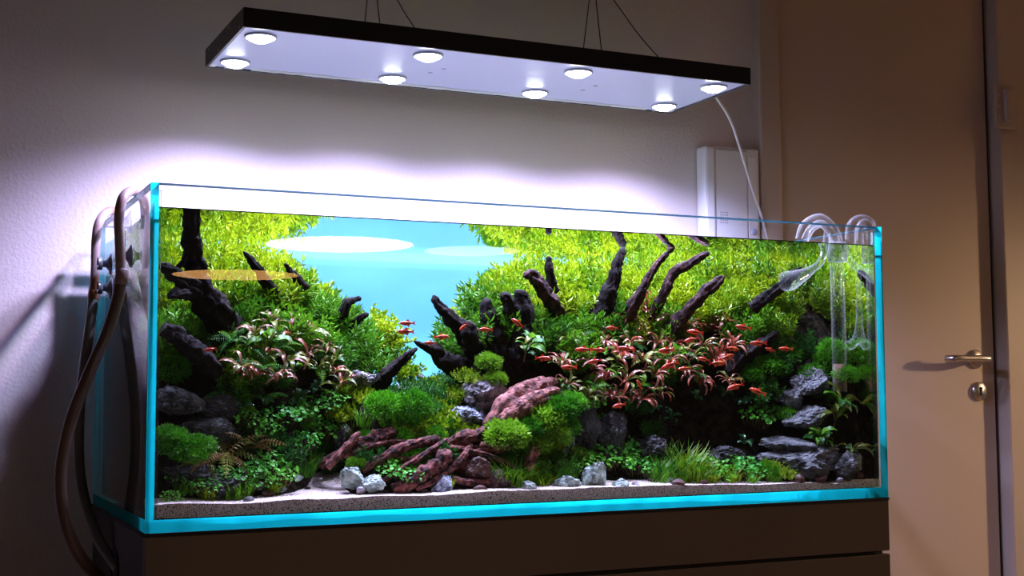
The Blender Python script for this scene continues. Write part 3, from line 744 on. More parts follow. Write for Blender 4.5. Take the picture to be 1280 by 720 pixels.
# dark glossy plants
for k, (px, py) in enumerate([(262, 470), (282, 492), (300, 512), (248, 438), (330, 500), (372, 500), (395, 488)]):
    rosette('dark_leaf_plant', ['buce', 'buce', 'fern'], front(px, py, .025), 9, .8, 'dark glossy-leaved plant in the shade of the hose-side hill', 'dark plants on the hose-side hill')
for k, (px, py) in enumerate([(612, 455), (570, 452), (545, 440), (700, 445)]):
    rosette('dark_leaf_plant', ['buce', 'broad'], front(px, py, .03), 9, .75, 'dark glossy-leaved plant growing on the finger-like roots', 'dark plants on the roots')
rosette('broad_leaf_plant', ['broad', 'olive'], front(656, 446, .06), 13, 1.15, 'upright green broad-leaved plant beside the finger-like roots', None, .03)
for k, (px, py) in enumerate([(815, 512), (838, 525), (870, 500), (905, 495), (930, 505), (960, 500), (985, 475), (930, 555)]):
    rosette('dark_leaf_plant', ['buce'], front(px, py, .02), 7, .85, 'dark glossy-leaved plant in the dark hollow by the grey rocks', 'dark plants in the hollow')
rosette('broad_leaf_plant', ['broad'], at(1022, 556, .075), 17, 1.1, 'bright green bushy broad-leaved plant on the grey rock', None, .012)
rosette('broad_leaf_plant', ['broad', 'olive'], at(1072, 528, .045), 20, 1.4, 'olive-green broad-leaved plant against the end pane', None, .035)
rosette('broad_leaf_plant', ['buce', 'olive'], at(1070, 566, .045), 10, 1.1, 'drooping dark broad-leaved plant below the olive plant at the end pane')
# brown fern fronds in the hose-side corner
for k, (px, py, s_) in enumerate([(282, 570, 1.15), (312, 560, 1.0), (262, 580, .8)]):
    rosette('brown_fern', ['frond'], front(px, py, .03), 9, s_, ['large brown fern arching over the sand by the hose-side corner', 'brown fern behind the large arching one', 'small brown fern beside the mossy stone'][k], None)

# ------------------------------------------------------------------ round-leaved ground cover and grass
def many(key, name, lst, label, group, cat='aquatic plant', d=.01, s0=.75, s1=1.1, tilt=(0, -.35, 1)):
    for e_ in lst:
        s_ = random.uniform(s0, s1)*(e_[2] if len(e_) > 2 else 1)
        place(name, key, tuple(front(e_[0], e_[1], d)), label, cat, group, s_, tilt)
many('clover', 'clover_plant', [(338, 592, 1.0), (350, 600, .8), (322, 606, .8), (345, 575, .9)], 'round-leaved bright green ground cover beside the brown ferns', 'ground cover by the ferns')
many('clover', 'clover_plant', [(350, 525), (372, 520), (395, 545), (410, 535), (388, 530, .8)], 'round-leaved green ground cover on the bank beside the sand path', 'ground cover on the path bank')
many('clover', 'clover_plant', [(492, 592, .9), (508, 598, .9), (524, 592, .9), (540, 572, .8), (500, 582, .8), (552, 600, .6)], 'round-leaved bright green ground cover between the red roots', 'ground cover between the roots')
many('clover', 'clover_plant', [(735, 585, .9), (760, 575), (785, 580, 1.05), (800, 588), (712, 580, .8), (775, 560)], 'round-leaved green ground cover around the pale green stones', 'ground cover at the pale stones')
many('clover', 'clover_plant', [(880, 588, 1.0), (905, 585, 1.1), (928, 590, 1.1), (950, 592, 1.0), (895, 598, .8)], 'round-leaved green ground cover in front of the big grey rock', 'ground cover at the grey rock')
many('clover', 'clover_plant', [(735, 505, .9), (760, 495, .8), (745, 525, .7)], 'round-leaved green plant on the dark upright rocks', 'round-leaved plants on the upright rocks')
many('clover', 'clover_plant', [(945, 525, .9), (965, 515, .8)], 'round-leaved dark plant beside the white-veined rock', 'round-leaved plants by the veined rock')
many('grass', 'grass_tuft', [(640, 605), (660, 600, 1.1), (690, 602), (708, 596, .9), (625, 600, .8), (675, 608, .9)], 'fine bright grass tuft in front of the mossy wood', 'grass tufts before the mossy wood')
many('grass', 'grass_tuft', [(835, 592, 1.1), (855, 590, 1.1), (845, 600, .9), (825, 600, .9), (868, 598, .9)], 'fine bright grass tuft between the patches of ground cover', 'grass tufts in the ground cover')
many('grass', 'grass_tuft', [(300, 618, .7), (380, 590, .8), (390, 575, .8), (232, 612, .7), (240, 600, .7)], 'small grass tuft beside the brown ferns', 'grass tufts by the ferns')
many('grass', 'grass_tuft', [(445, 520, .7), (440, 545, .6), (455, 530, .6)], 'yellow-green grass tuft beside the round moss bushes', 'grass tufts by the moss bushes')
many('creep', 'creeping_plant', [(520, 545, 1.0), (545, 535, 1.1), (560, 520), (540, 505), (565, 545, .9), (500, 535, .9), (575, 500, .8), (530, 490, .8), (550, 480, .8), (590, 540, .8)], 'yellow-green creeping plant carpeting the rise above the red roots', 'creeping plants above the roots', d=.015)
many('creep', 'creeping_plant', [(445, 440), (470, 430), (485, 450), (460, 455), (490, 465), (475, 415), (440, 420)], 'yellow-green creeping plant trailing down the hose-side hill', 'creeping plants on the hose-side hill', d=.02, s0=1.0, s1=1.3, tilt=(.5, -.6, 1))

many('clover', 'clover_plant', [(300, 598, .7), (282, 596, .6), (318, 588, .7), (255, 612, .6), (215, 625, .6), (225, 600, .6)], 'round-leaved ground cover low among the corner stones', 'ground cover at the corner stones', d=.03)
many('clover', 'clover_plant', [(405, 510, .8), (420, 500, .8), (330, 540, .8), (312, 530, .7), (376, 556, .8)], 'round-leaved green plant trailing down the shaded hose-side bank', 'round-leaved plants on the hose-side bank', d=.03)
many('clover', 'clover_plant', [(640, 590, .6), (672, 585, .6), (720, 565, .7), (752, 560, .7), (800, 570, .8), (822, 575, .8)], 'round-leaved green plant between grass tufts and dark rocks', 'round-leaved plants between grass and rocks', d=.02)
many('grass', 'grass_tuft', [(290, 622, .6), (345, 612, .5), (262, 622, .6), (405, 560, .6), (560, 606, .5), (735, 606, .5), (915, 600, .6), (940, 602, .5), (968, 600, .5), (888, 602, .5)], 'tiny grass tuft growing at the edge of the sand', 'tiny grass tufts at the sand edge', d=.01)
many('creep', 'creeping_plant', [(425, 520, .7), (455, 500, .8), (430, 490, .7), (585, 475, .7), (720, 570, .6), (690, 560, .6), (985, 595, .6), (965, 585, .6)], 'low creeping plant tucked between stones and wood', 'creeping plants between stones', d=.03)
# ------------------------------------------------------------------ moss
def moss(px, py, s_, label, key='moss', d=.02, sz=None, group=None, Y=None):
    place('moss_clump', key, tuple(front(px, py, d) if Y is None else at(px, py, Y)), label, 'moss', group, s_, (0, -.3, 1), None, sz)
moss(480, 512, 1.0, 'round dark green moss bush, hose-side one of the pair above the roots', d=0, sz=1.15, Y=.17)
moss(516, 510, 1.0, 'round dark green moss bush, door-side one of the pair above the roots', d=0, sz=1.15, Y=.17)
for k, (px, py, s_) in enumerate([(632, 548, 1.1), (655, 540, 1.1), (680, 528, 1.1), (700, 515, 1.1), (645, 560, .9), (690, 545, 1.0), (705, 535, .9), (668, 556, .9), (715, 505, .8)]):
    moss(px, py, s_, 'bright green moss draped over the broad red wood', 'moss_l' if k in (2, 5, 0, 7) else 'moss', .10, None, 'moss on the broad red wood')
for (px, py, s_) in ((225, 560, 1.0), (245, 558, .9), (238, 570, .8), (212, 545, .8)):
    moss(px, py, s_, 'green moss cushion on the stone in the hose-side corner', 'moss', .09, .7, 'moss in the hose-side corner')
for (px, py, s_) in ((622, 352, .9), (640, 362, .7), (735, 425, .9), (700, 410, .8), (715, 440, .8), (598, 420, .7), (560, 425, .7), (575, 405, .8), (620, 475, .6), (610, 455, .7)):
    moss(px, py, s_, 'moss growing on top of the finger-like roots', 'moss_l', .05, None, 'moss on the finger-like roots')
for (px, py, s_) in ((515, 530, .8), (540, 548, .8), (500, 550, .7), (560, 535, .7)):
    moss(px, py, s_, 'moss hanging over the red roots by the sand path', 'moss', .03, None, 'moss over the roots')
for (px, py, s_) in ((446, 582, .5), (650, 580, .5), (690, 570, .6), (742, 480, .6)):
    moss(px, py, s_, 'small moss cushion tucked among stones and roots', 'moss_l', .02, None, 'small moss cushions')
for (px, py, s_) in ((960, 590, .7), (985, 520, .7), (1015, 470, .9), (1035, 455, .9), (960, 460, .9), (985, 445, .9), (1050, 440, .9), (1065, 470, .8), (940, 470, .8)):
    moss(px, py, s_, 'dark moss around the grey rocks at the end pane', 'moss', .02, None, 'moss at the grey rocks')

# shaded filler plants covering the lower banks
for j, Y0 in enumerate(np.arange(.13, .50, .045)):
    for X0 in np.arange(.03, W-.04, .048):
        X, Y = X0+random.uniform(-.015, .015), Y0+random.uniform(-.012, .012)
        if not (.03 < X < W-.04): continue
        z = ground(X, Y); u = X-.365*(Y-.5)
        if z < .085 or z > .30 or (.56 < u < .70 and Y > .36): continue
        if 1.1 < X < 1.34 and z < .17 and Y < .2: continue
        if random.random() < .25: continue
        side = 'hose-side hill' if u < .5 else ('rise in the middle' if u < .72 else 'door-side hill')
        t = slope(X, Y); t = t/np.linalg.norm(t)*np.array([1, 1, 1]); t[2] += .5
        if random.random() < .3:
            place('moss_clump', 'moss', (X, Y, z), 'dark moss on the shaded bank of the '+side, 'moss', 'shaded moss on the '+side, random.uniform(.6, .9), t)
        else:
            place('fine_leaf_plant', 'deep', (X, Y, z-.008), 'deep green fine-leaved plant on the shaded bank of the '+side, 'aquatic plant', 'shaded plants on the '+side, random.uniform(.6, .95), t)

# ================================================================== driftwood
PXM = .00152
def wood(name, branches, mt, label, n=26, rough=.45, group=None):
    """branches: lists of (px,py,depth,radius px); first one is the trunk"""
    root = None
    for bi, br in enumerate(branches):
        P = [at(b[0], b[1], b[2]) for b in br]; R_ = [b[3]*PXM for b in br]
        sp = spline(P, 12); rr = np.interp(np.linspace(0, len(br)-1, len(sp)), range(len(br)), R_)
        sd = random.uniform(0, 50); pm = R_[0]
        for i_, p_ in enumerate(sp):
            p_ += Vector((noise.noise(p_*45+Vector((sd, 0, 0))), noise.noise(p_*45+Vector((0, sd, 0))), noise.noise(p_*45+Vector((0, 0, sd)))))*rr[i_]*.30
            rr[i_] *= 1+.18*noise.noise(Vector((i_*.33, sd, 0)))
        rr[-1] *= .25; rr[-2] *= .6; rr[-3] *= .85
        if bi == 0:
            base = Vector(P[0]); o = bpy.data.objects.new(name, None); o.location = base; o.empty_display_size = .02; link(o); tag(o, label, 'driftwood', group); root = o
        mb = MB().tube([p-base for p in sp], list(rr), n, rough=rough, seed=random.uniform(0, 50))
        mb.build('trunk' if bi == 0 else 'branch', M[mt] if isinstance(mt, str) else mt, root, True)
    return root
wood('driftwood', [[(296, 420, .24, 15), (272, 392, .21, 16), (250, 362, .19, 14), (243, 330, .18, 11), (241, 300, .17, 9), (238, 264, .16, 7)],
                   [(252, 365, .19, 10), (228, 352, .16, 8), (210, 337, .13, 6), (201, 330, .12, 4)], [(240, 368, .18, 7), (226, 366, .15, 6), (210, 371, .13, 4)],
                   [(243, 312, .175, 4), (233, 309, .16, 3), (226, 303, .15, 2)], [(222, 335, .15, 3), (232, 322, .16, 2.4), (233, 312, .16, 2)]],
     'wood_dark', 'thick black driftwood trunk rising to the water surface on the hose-side hill')
wood('driftwood', [[(352, 385, .30, 8), (340, 365, .27, 7), (322, 335, .24, 5), (304, 314, .22, 2.5)]], 'wood_dark', 'slanting dark stick poking out of the hose-side hill')
wood('driftwood', [[(382, 360, .30, 4), (372, 350, .28, 5), (362, 338, .27, 3), (356, 329, .26, 2)]], 'wood_dark', 'short thin dark stick near the edge of the hose-side hill')
wood('driftwood', [[(430, 418, .36, 6), (429, 398, .33, 6), (433, 380, .32, 5), (443, 375, .32, 3.5), (452, 373, .32, 2)], [(436, 412, .33, 4), (450, 398, .31, 4), (461, 392, .30, 2)]], 'wood_dark', 'hooked dark driftwood tip beside the blue gap')
wood('driftwood', [[(470, 482, .30, 11), (485, 466, .27, 8), (500, 452, .26, 5.5), (512, 442, .25, 4), (522, 435, .25, 1.8)]], 'wood_dark', 'horn-shaped driftwood tip pointing up in the valley')
wood('driftwood', [[(205, 410, .10, 8), (225, 425, .12, 9), (250, 445, .15, 10), (275, 470, .17, 9)]], 'wood_dark', 'dark log lying in the shade behind the corner seam')
wood('driftwood', [[(640, 500, .30, 26), (625, 465, .27, 24), (618, 430, .25, 17), (612, 395, .24, 11), (607, 372, .24, 7)],
                   [(640, 470, .26, 18), (650, 430, .235, 15), (655, 400, .23, 12), (652, 372, .23, 9), (653, 362, .23, 7)],
                   [(652, 420, .235, 10), (640, 390, .23, 9), (633, 375, .225, 7), (628, 366, .22, 4)],
                   [(600, 450, .27, 14), (585, 425, .25, 11), (568, 402, .24, 9), (552, 385, .24, 6.5), (541, 369, .24, 3.5)],
                   [(585, 465, .26, 16), (560, 455, .25, 12), (545, 440, .245, 8), (528, 432, .24, 4), (517, 426, .24, 1.5)],
                   [(590, 435, .24, 10), (588, 415, .22, 10), (592, 402, .215, 8)]],
     'wood_dark', 'black finger-like root stump rising beside the blue gap', rough=.3)
wood('driftwood', [[(706, 412, .30, 9), (696, 390, .27, 9), (684, 370, .25, 8), (672, 352, .24, 8), (664, 343, .24, 6.5), (654, 346, .235, 3)]], 'wood_plum', 'reddish driftwood branch with a beak-like tip above the roots')
wood('driftwood', [[(694, 372, .30, 6), (689, 350, .28, 6), (686, 330, .27, 4.5), (686, 320, .27, 3)]], 'wood_dark', 'short dark stick rising behind the beaked branch')
wood('driftwood', [[(728, 420, .29, 12), (748, 398, .27, 12), (760, 370, .26, 11), (768, 342, .25, 8), (774, 325, .25, 5.5), (780, 310, .25, 4)]], 'wood_dark', 'leaning black driftwood branch reaching the surface on the door-side hill')
wood('driftwood', [[(778, 402, .26, 9), (792, 382, .24, 8), (804, 360, .23, 5.5), (818, 335, .225, 4.5), (836, 314, .22, 3.5)],
                   [(836, 314, .22, 3.5), (843, 309, .21, 2.5)]], 'wood_plum', 'slim purple-brown branch bending up to the water surface')
wood('driftwood', [[(812, 400, .25, 6), (828, 370, .23, 5.5), (842, 342, .22, 6), (858, 332, .21, 6), (875, 322, .20, 4), (886, 316, .195, 3)]], 'wood_plum', 'forked red-brown branch touching the surface beside the slim one')
wood('driftwood', [[(838, 412, .22, 8), (862, 385, .20, 8), (885, 362, .19, 7), (905, 345, .19, 5)]], 'wood_plum', 'red-brown branch half hidden behind the red leaves')
wood('driftwood', [[(940, 385, .18, 8), (962, 368, .165, 8), (985, 350, .155, 6), (1002, 335, .15, 4)]], 'wood_dark', 'dark branch behind the glass outlet funnel')
wood('driftwood', [[(968, 492, .17, 8), (1000, 468, .15, 11), (1025, 452, .135, 10), (1045, 440, .125, 6)]], 'wood_dark', 'dark log slanting above the white-veined rock')
wood('driftwood', [[(900, 475, .19, 10), (930, 445, .17, 9), (955, 428, .16, 6), (975, 415, .155, 4)]], 'wood_dark', 'dark log behind the school of red fish')
# foreground roots
wood('root', [[(400, 583, .19, 5), (425, 568, .17, 6), (450, 556, .155, 8), (475, 548, .145, 8), (497, 540, .14, 6)]], 'wood_red', 'long red root lying across the mouth of the sand path', rough=.45)
wood('root', [[(452, 588, .12, 4), (475, 575, .11, 5), (500, 562, .105, 5.5), (525, 553, .11, 5), (550, 548, .125, 5)]], 'wood_red', 'thin dark red root below the long one', rough=.4)
wood('root', [[(492, 613, .075, 6), (515, 602, .075, 8), (535, 590, .08, 9), (550, 577, .085, 9), (561, 564, .095, 6)]], 'wood_red', 'thick red root standing on the sand before the ground cover', rough=.45)
wood('root', [[(556, 556, .12, 5), (580, 550, .115, 9), (605, 545, .12, 8), (625, 540, .14, 5)]], 'wood_red', 'knotty red root under the creeping plants', rough=.5)
wood('root', [[(560, 572, .11, 6), (585, 585, .10, 10), (605, 600, .09, 8)], [(575, 575, .11, 7), (600, 565, .11, 8), (622, 560, .11, 5)]], 'wood_red', 'dark red root block beside the grass tufts', rough=.5)
wood('root', [[(612, 535, .13, 9), (630, 512, .14, 14), (650, 496, .15, 15), (675, 484, .16, 11), (698, 478, .18, 6)], [(626, 528, .115, 8), (650, 508, .12, 9), (676, 494, .13, 7), (700, 486, .14, 4)], [(618, 540, .12, 6), (640, 522, .115, 8), (662, 506, .12, 7), (690, 498, .13, 4)], [(622, 520, .15, 8), (640, 498, .16, 9), (664, 482, .17, 8), (690, 474, .18, 4)]], 'wood_pale', 'broad worn red-brown wood flank leaning above the moss', rough=.2)
wood('root', [[(658, 588, .085, 6), (664, 570, .09, 7), (670, 553, .10, 6), (674, 540, .11, 4)]], 'wood_pale', 'short worn red root standing in the grass tufts', rough=.35)
wood('root', [[(410, 585, .15, 4), (432, 560, .15, 4), (450, 540, .155, 4)]], 'wood_pale', 'pale thin root beside the sand path', rough=.4)

for k, br in enumerate([[(408, 578, .17, 2.5), (440, 566, .15, 3), (470, 556, .135, 3), (500, 552, .13, 2.5), (528, 556, .125, 2)], [(470, 606, .085, 2), (500, 588, .085, 3), (525, 572, .09, 3.2), (545, 558, .10, 3), (560, 548, .12, 2)],
        [(520, 612, .065, 2), (545, 600, .07, 3.4), (565, 585, .08, 4), (580, 568, .09, 4), (590, 555, .105, 3)], [(562, 560, .10, 3), (590, 566, .095, 4), (615, 572, .09, 3.5), (640, 584, .085, 2.5), (652, 596, .08, 1.5)],
        [(600, 556, .105, 4), (622, 562, .10, 4), (640, 556, .10, 4), (660, 545, .11, 3)], [(565, 598, .07, 3), (590, 604, .068, 4), (612, 603, .07, 3.4), (630, 608, .066, 2)], [(480, 566, .11, 2), (510, 574, .10, 2.6), (535, 566, .10, 2.6), (556, 572, .095, 2)]]):
    wood('root', [br], 'wood_pale' if k in (0, 4) else 'wood_red', 'thin sinewy red-brown root in the tangle above the sand', rough=.4, group='thin roots of the tangle')

# ================================================================== rocks and pebbles
def rock(px, py, wpx, hpx, mt, label, d=.0, ridg=.28, seed=None, depth=.8, group=None, name='rock', sub=4, cat='rock', Y=None, face=None):
    p = G(px, py+hpx*.35) if Y is None else at(px, py+hpx*.35, Y); v = CAM-p; p = p+v/np.linalg.norm(v)*d
    sd = random.uniform(0, 90) if seed is None else seed
    bm = bmesh.new(); bmesh.ops.create_icosphere(bm, subdivisions=sub+1 if wpx > 40 else sub, radius=1)
    rs = random.Random(sd); cuts = []
    for _ in range(15):
        nv = Vector((rs.gauss(0, 1), rs.gauss(0, 1), rs.gauss(0, .8))).normalized(); cuts.append((nv, rs.uniform(.55, .9)))
    if face: cuts.append((Vector(face).normalized(), .38))
    for vtx in bm.verts:
        q = vtx.co.copy()
        for nv, dd in cuts:
            e_ = q.dot(nv)-dd
            if e_ > 0: q -= nv*e_*.95
        w1 = q*2.2+Vector((sd, sd*.7, 0))
        q *= 1+ridg*.6*noise.noise(w1)+ridg*.4*noise.noise(w1*3)-ridg*.45*abs(noise.noise(w1*4.5))+ridg*.22*noise.noise(w1*8)+ridg*.12*noise.noise(w1*17)
        vtx.co = q*1.15
    sx, sz = wpx*PXM/2, hpx*PXM/2
    for vtx in bm.verts: vtx.co = Vector((vtx.co.x*sx, vtx.co.y*sx*depth, vtx.co.z*sz))
    me = bpy.data.meshes.new(name); bm.to_mesh(me); bm.free(); me.materials.append(M[mt])
    o = obj(name, me, None, (p[0], p[1], p[2]+sz*.7), (random.uniform(-.15, .15), random.uniform(-.15, .15), random.uniform(-.3, .3)-.4))
    return tag(o, label, cat, group)
rock(602, 492, 62, 44, 'rock_pale', 'pale pitted rock resting above the broad red wood', .02)
rock(588, 521, 46, 24, 'rock_blue', 'mottled blue-grey stone below the pale pitted rock', .03)
rock(226, 503, 60, 34, 'rock', 'grey layered rock behind the corner seam', .02)
rock(272, 512, 44, 30, 'rock_dark', 'dark rock beside the grey layered one', .02)
rock(258, 542, 90, 34, 'rock', 'flat grey rock behind the brown ferns', .01)
rock(232, 598, 60, 30, 'rock_dark', 'dark mossy boulder in the hose-side corner', .0)
rock(270, 610, 60, 26, 'rock_dark', 'low dark stone under the brown ferns', .0)
rock(440, 598, 26, 24, 'rock_green', 'grey-green mottled stone at the mouth of the path', .01)
rock(466, 604, 30, 18, 'rock_green', 'flat grey-green stone before the thin root', .01)
rock(442, 475, 50, 28, 'rock_pale', 'pale stones wedged below the horn-shaped wood', .02)
rock(430, 545, 26, 34, 'rock_pale', 'small pale stone behind the long red root', .02)
rock(728, 535, 42, 66, 'rock_dark', 'dark upright rock beside the moss', .03)
rock(765, 542, 50, 62, 'rock_dark', 'dark pointed rock beside the upright one', .03)
rock(708, 545, 26, 46, 'rock_green', 'narrow green-white rock between moss and dark rock', .04)
rock(745, 595, 34, 40, 'rock_green', 'pale green-white stone standing in the ground cover', .0)
rock(708, 604, 34, 20, 'rock_green', 'low pale green-white stone on the sand beside the grass', .0)
rock(776, 606, 22, 14, 'rock_green', 'small pale green stone on the sand', .0)
rock(662, 610, 24, 14, 'rock_green', 'small pale stone before the grass tufts', .0)
rock(553, 607, 28, 20, 'rock_blue', 'small blue-grey stone between the red roots', .0)
rock(620, 600, 34, 28, 'rock_red', 'red-brown stone beside the grass tufts', .0)
rock(596, 588, 30, 26, 'rock_red', 'red-brown stone under the knotty root', .02)
rock(812, 560, 50, 34, 'rock_dark', 'dark slanting rock behind the grass', .02)
rock(905, 570, 50, 24, 'rock_dark', 'dark stone in the hollow behind the ground cover', .02)
rock(1014, 478, 50, 38, 'rock', 'white-veined grey rock on top of the rock pile', .04, .35, face=(-.3, -.7, .6))
rock(992, 497, 36, 34, 'rock', 'grey rock in the middle of the rock pile', .03, .35)
rock(1008, 520, 60, 36, 'rock', 'broad grey rock low in the rock pile', .04, .35, face=(-.3, -.6, .7))
rock(1004, 574, 112, 52, 'rock', 'large slanted grey rock lying on the sand', .0, .3, face=(-.2, -.6, .75))
rock(1066, 582, 40, 36, 'rock', 'grey rock at the foot of the end pane', .0)
rock(985, 555, 70, 26, 'rock', 'grey rock shelf behind the large slanted rock', .04, .3, face=(-.1, -.5, .85))
for k, (px, py, w_, mt) in enumerate([(310, 625, 14, 'rock'), (335, 618, 16, 'rock_red'), (352, 612, 12, 'rock'), (372, 598, 16, 'rock_green'), (300, 612, 22, 'rock_red'), (322, 607, 18, 'rock'), (452, 613, 14, 'rock_pale'), (470, 611, 10, 'rock_dark'),
        (600, 612, 18, 'rock_red'), (640, 611, 12, 'rock_red'), (795, 606, 12, 'rock_pale'), (850, 605, 20, 'rock_red'), (840, 601, 14, 'rock_pale'), (1000, 600, 22, 'rock_red'), (1028, 598, 18, 'rock_red'), (1050, 600, 12, 'rock_pale'), (1075, 594, 14, 'rock_red'), (690, 611, 9, 'rock_red'), (385, 610, 8, 'rock_dark'), (365, 622, 8, 'rock_dark'), (530, 613, 9, 'rock_dark'), (880, 602, 12, 'rock_red'), (815, 600, 10, 'rock_red')]):
    cn = {'rock': 'grey', 'rock_red': 'red-brown', 'rock_green': 'pale green', 'rock_pale': 'pale', 'rock_dark': 'black'}[mt]
    where = 'beside the brown ferns' if px < 360 else 'on the sand path' if px < 460 else 'before the red roots' if px < 660 else 'before the ground cover' if px < 900 else 'at the foot of the grey rocks'
    rock(px, py, w_, w_*.6, mt, cn+' pebble lying on the sand '+where, .0, .15, None, .8, cn+' pebbles '+where, 'pebble', 2, 'pebble')
for k, (px, py) in enumerate([(507, 466), (517, 463), (525, 470), (500, 473), (512, 478)]):
    rock(px, py, 13, 9, 'sand' if k % 2 else 'rock_pale', 'pale rounded pebble at the far end of the valley', .03, .1, None, .8, 'pebbles at the valley end', 'pebble', 2, 'pebble')

# ================================================================== fish
def fish_meshes():
    prof = [(-.5, .02, .012), (-.46, .06, .035), (-.36, .12, .065), (-.2, .165, .085), (-.02, .175, .085), (.16, .14, .065), (.32, .085, .04), (.42, .06, .025), (.46, .055, .02)]
    b = MB(); n = 10; vs = []; fs = []
    for x, h, w_ in prof:
        for k in range(n):
            a = 2*PI*k/n; vs.append((x, w_*math.cos(a), h*math.sin(a)))
    for i in range(len(prof)-1):
        for k in range(n): fs.append((i*n+k, i*n+(k+1) % n, (i+1)*n+(k+1) % n, (i+1)*n+k))
    fs += [tuple(range(n-1, -1, -1)), tuple((len(prof)-1)*n+k for k in range(n))]
    b.add(vs, fs); body = b.mesh('body', M['fish'], True)
    def fin(name, pts, mt):
        q = MB(); m_ = len(pts); t = .006
        q.add([(x, -t, z) for x, z in pts]+[(x, t, z) for x, z in pts], [tuple(range(m_-1, -1, -1)), tuple(range(m_, 2*m_))]+[(i, (i+1) % m_, m_+(i+1) % m_, m_+i) for i in range(m_)]); return q.mesh(name, mt)
    tail = fin('tail_fin', [(.44, .05), (.66, .17), (.60, .0), (.66, -.17), (.44, -.05)], M['fin'])
    dors = fin('dorsal_fin', [(-.05, .16), (.08, .28), (.16, .27), (.22, .11)], M['fin'])
    anal = fin('anal_fin', [(.02, -.15), (.16, -.25), (.22, -.24), (.28, -.09)], M['fin'])
    eye = MB(); eye.lathe([(0, -.012), (.024, -.01), (.036, 0), (.024, .01), (0, .012)], 10, axis='y'); eye = eye.mesh('eye', M['fish_eye'], True)
    st = MB()
    for s_ in (-1, 1):
        st.add([(-.02, s_*.088, .03), (.2, s_*.066, .035), (.42, s_*.03, .0), (.2, s_*.068, -.045), (-.0, s_*.087, -.06)], [(0, 1, 2, 3, 4)] if s_ < 0 else [(4, 3, 2, 1, 0)])
    return body, tail, dors, anal, eye, st.mesh('side_stripe', M['fish_dark'])
FB = fish_meshes()
fishes = [(508, 404, 0, .16, 19, 'v'), (506, 414.5, 0, .16, 21, 'v'), (553, 421, 0, .14, 19, 'r'), (537, 428.5, 0, .14, 15, 'r'), (579, 409, -40, .12, 14, 'r'), (606, 412, 0, .11, 18, 'r'), (646, 403, 35, .10, 18, 'r'), (680, 448, 3, .08, 20, 'r'),
    (728, 437, 0, .07, 21, 'm'), (749, 437.5, 5, .07, 19, 'm'), (742, 452, -12, .07, 19, 'm'), (782, 436, 8, .06, 21, 'm'), (710, 459, 0, .07, 20, 'm'), (764, 410, 0, .08, 16, 'm'), (832, 438, -6, .06, 22, 'm'), (836, 457, -22, .055, 23, 'm'), (855, 461, -5, .055, 17, 'm'), (773, 507, -12, .05, 18, 'b'), (799, 480, 60, .06, 13, 'b'),
    (863, 425, -15, .06, 19, 'm'), (868, 415, 8, .065, 20, 'm'), (879, 449, 12, .06, 16, 'm'), (928, 409, 10, .06, 20, 's'), (947, 429, 0, .05, 21, 's'), (916, 436, 10, .05, 19, 's'), (910, 446, -18, .05, 20, 's'), (898, 454, 2, .05, 21, 's'), (962, 437, 15, .055, 14, 's'), (981, 436, 3, .055, 17, 's'), (918, 483.5, -18, .045, 21, 'h'), (946, 489, 22, .045, 21, 'h'), (262, 437, -10, .07, 15, 'l')]
LAB = dict(v=('small dark red fish swimming in front of the blue gap', 'fish at the blue gap'), r=('small red fish swimming by the finger-like roots', 'fish by the roots'), m=('small red fish swimming over the brown-leaved plant mass', 'fish over the brown plants'),
    b=('small red fish swimming below the brown-leaved plant mass', 'fish below the brown plants'), s=('small orange-red fish of the school between brown plants and glass intake', 'fish of the school'), h=('orange-red fish swimming above the dark hollow', 'fish above the hollow'), l=('lone pinkish fish beside the thick black trunk', None))
for (px, py, ang, Y, ln, z) in fishes:
    p = at(px, py, Y); dist = (p-CAM)@Fw; L_ = ln*dist/FPX/1.12
    yawf = -YAW*.8+random.uniform(-.25, .25)
    if (px*7+int(py)) % 4 == 0 and z not in 'v': yawf += PI; ang = -ang
    o = thing('fish', LAB[z][0], 'fish', tuple(p), LAB[z][1]); o.rotation_euler = (0, math.radians(ang), yawf); o.scale = (L_,)*3
    b = obj('body', FB[0], o); obj('tail_fin', FB[1], o); obj('dorsal_fin', FB[2], o); obj('anal_fin', FB[3], o); obj('side_stripe', FB[5], o)
    for s_ in (-1, 1): obj('eye', FB[4], o, (-.37, s_*.058, .025))

# ================================================================== glass pipes at the door end
def pix(pts): return [at(*p) for p in pts]
pin = thing('glass_intake_pipe', 'clear glass intake pipe with strainer hooked over the end pane', 'glass pipe', tuple(at(1048, 490, .07)))
b0 = Vector(pin.location)
def rel(pts): return [Vector(p)-b0 for p in pts]
MB().tube(rel([at(1050, 490, .07), at(1048, 400, .07), at(1046, 328, .07)]), .0145, 20, False).build('strainer_tube', M['pipe_glass'], pin, True)
MB().tube(rel([at(1050, 489, .07), at(1049, 455, .07)]), .0125, 18, True).build('strainer_sponge', pbr('brown_sponge', (.20, .13, .08), .9, c2=(.12, .07, .04), scale=120), pin, True)
MB().tube(rel([at(1047, 327, .07), at(1047, 303, .07)]), .0195, 22, True).build('collar', glint_glass('collar_glass', (.80, .80, .82), .6), pin, True)
MB().tube(rel(spline(pix([(1047, 370, .07), (1046, 310, .07), (1040, 292, .08), (1027, 280, .085), (1014, 286, .09), (1006, 300, .095)]), 8)), .0085, 16, False).build('bent_tube', M['pipe_glass'], pin, True)
MB().tube(rel(spline(pix([(1046, 305, .07), (1040, 288, .08), (1025, 275, .085), (1008, 283, .09), (1002, 300, .095)]), 8)), .0135, 16, False).build('outer_tube', M['pipe_glass'], pin, True)
pout = thing('glass_return_pipe', 'clear glass return pipe bent over the end pane beside the corner', 'glass pipe', tuple(at(1060, 432, .06))); b0 = Vector(pout.location)
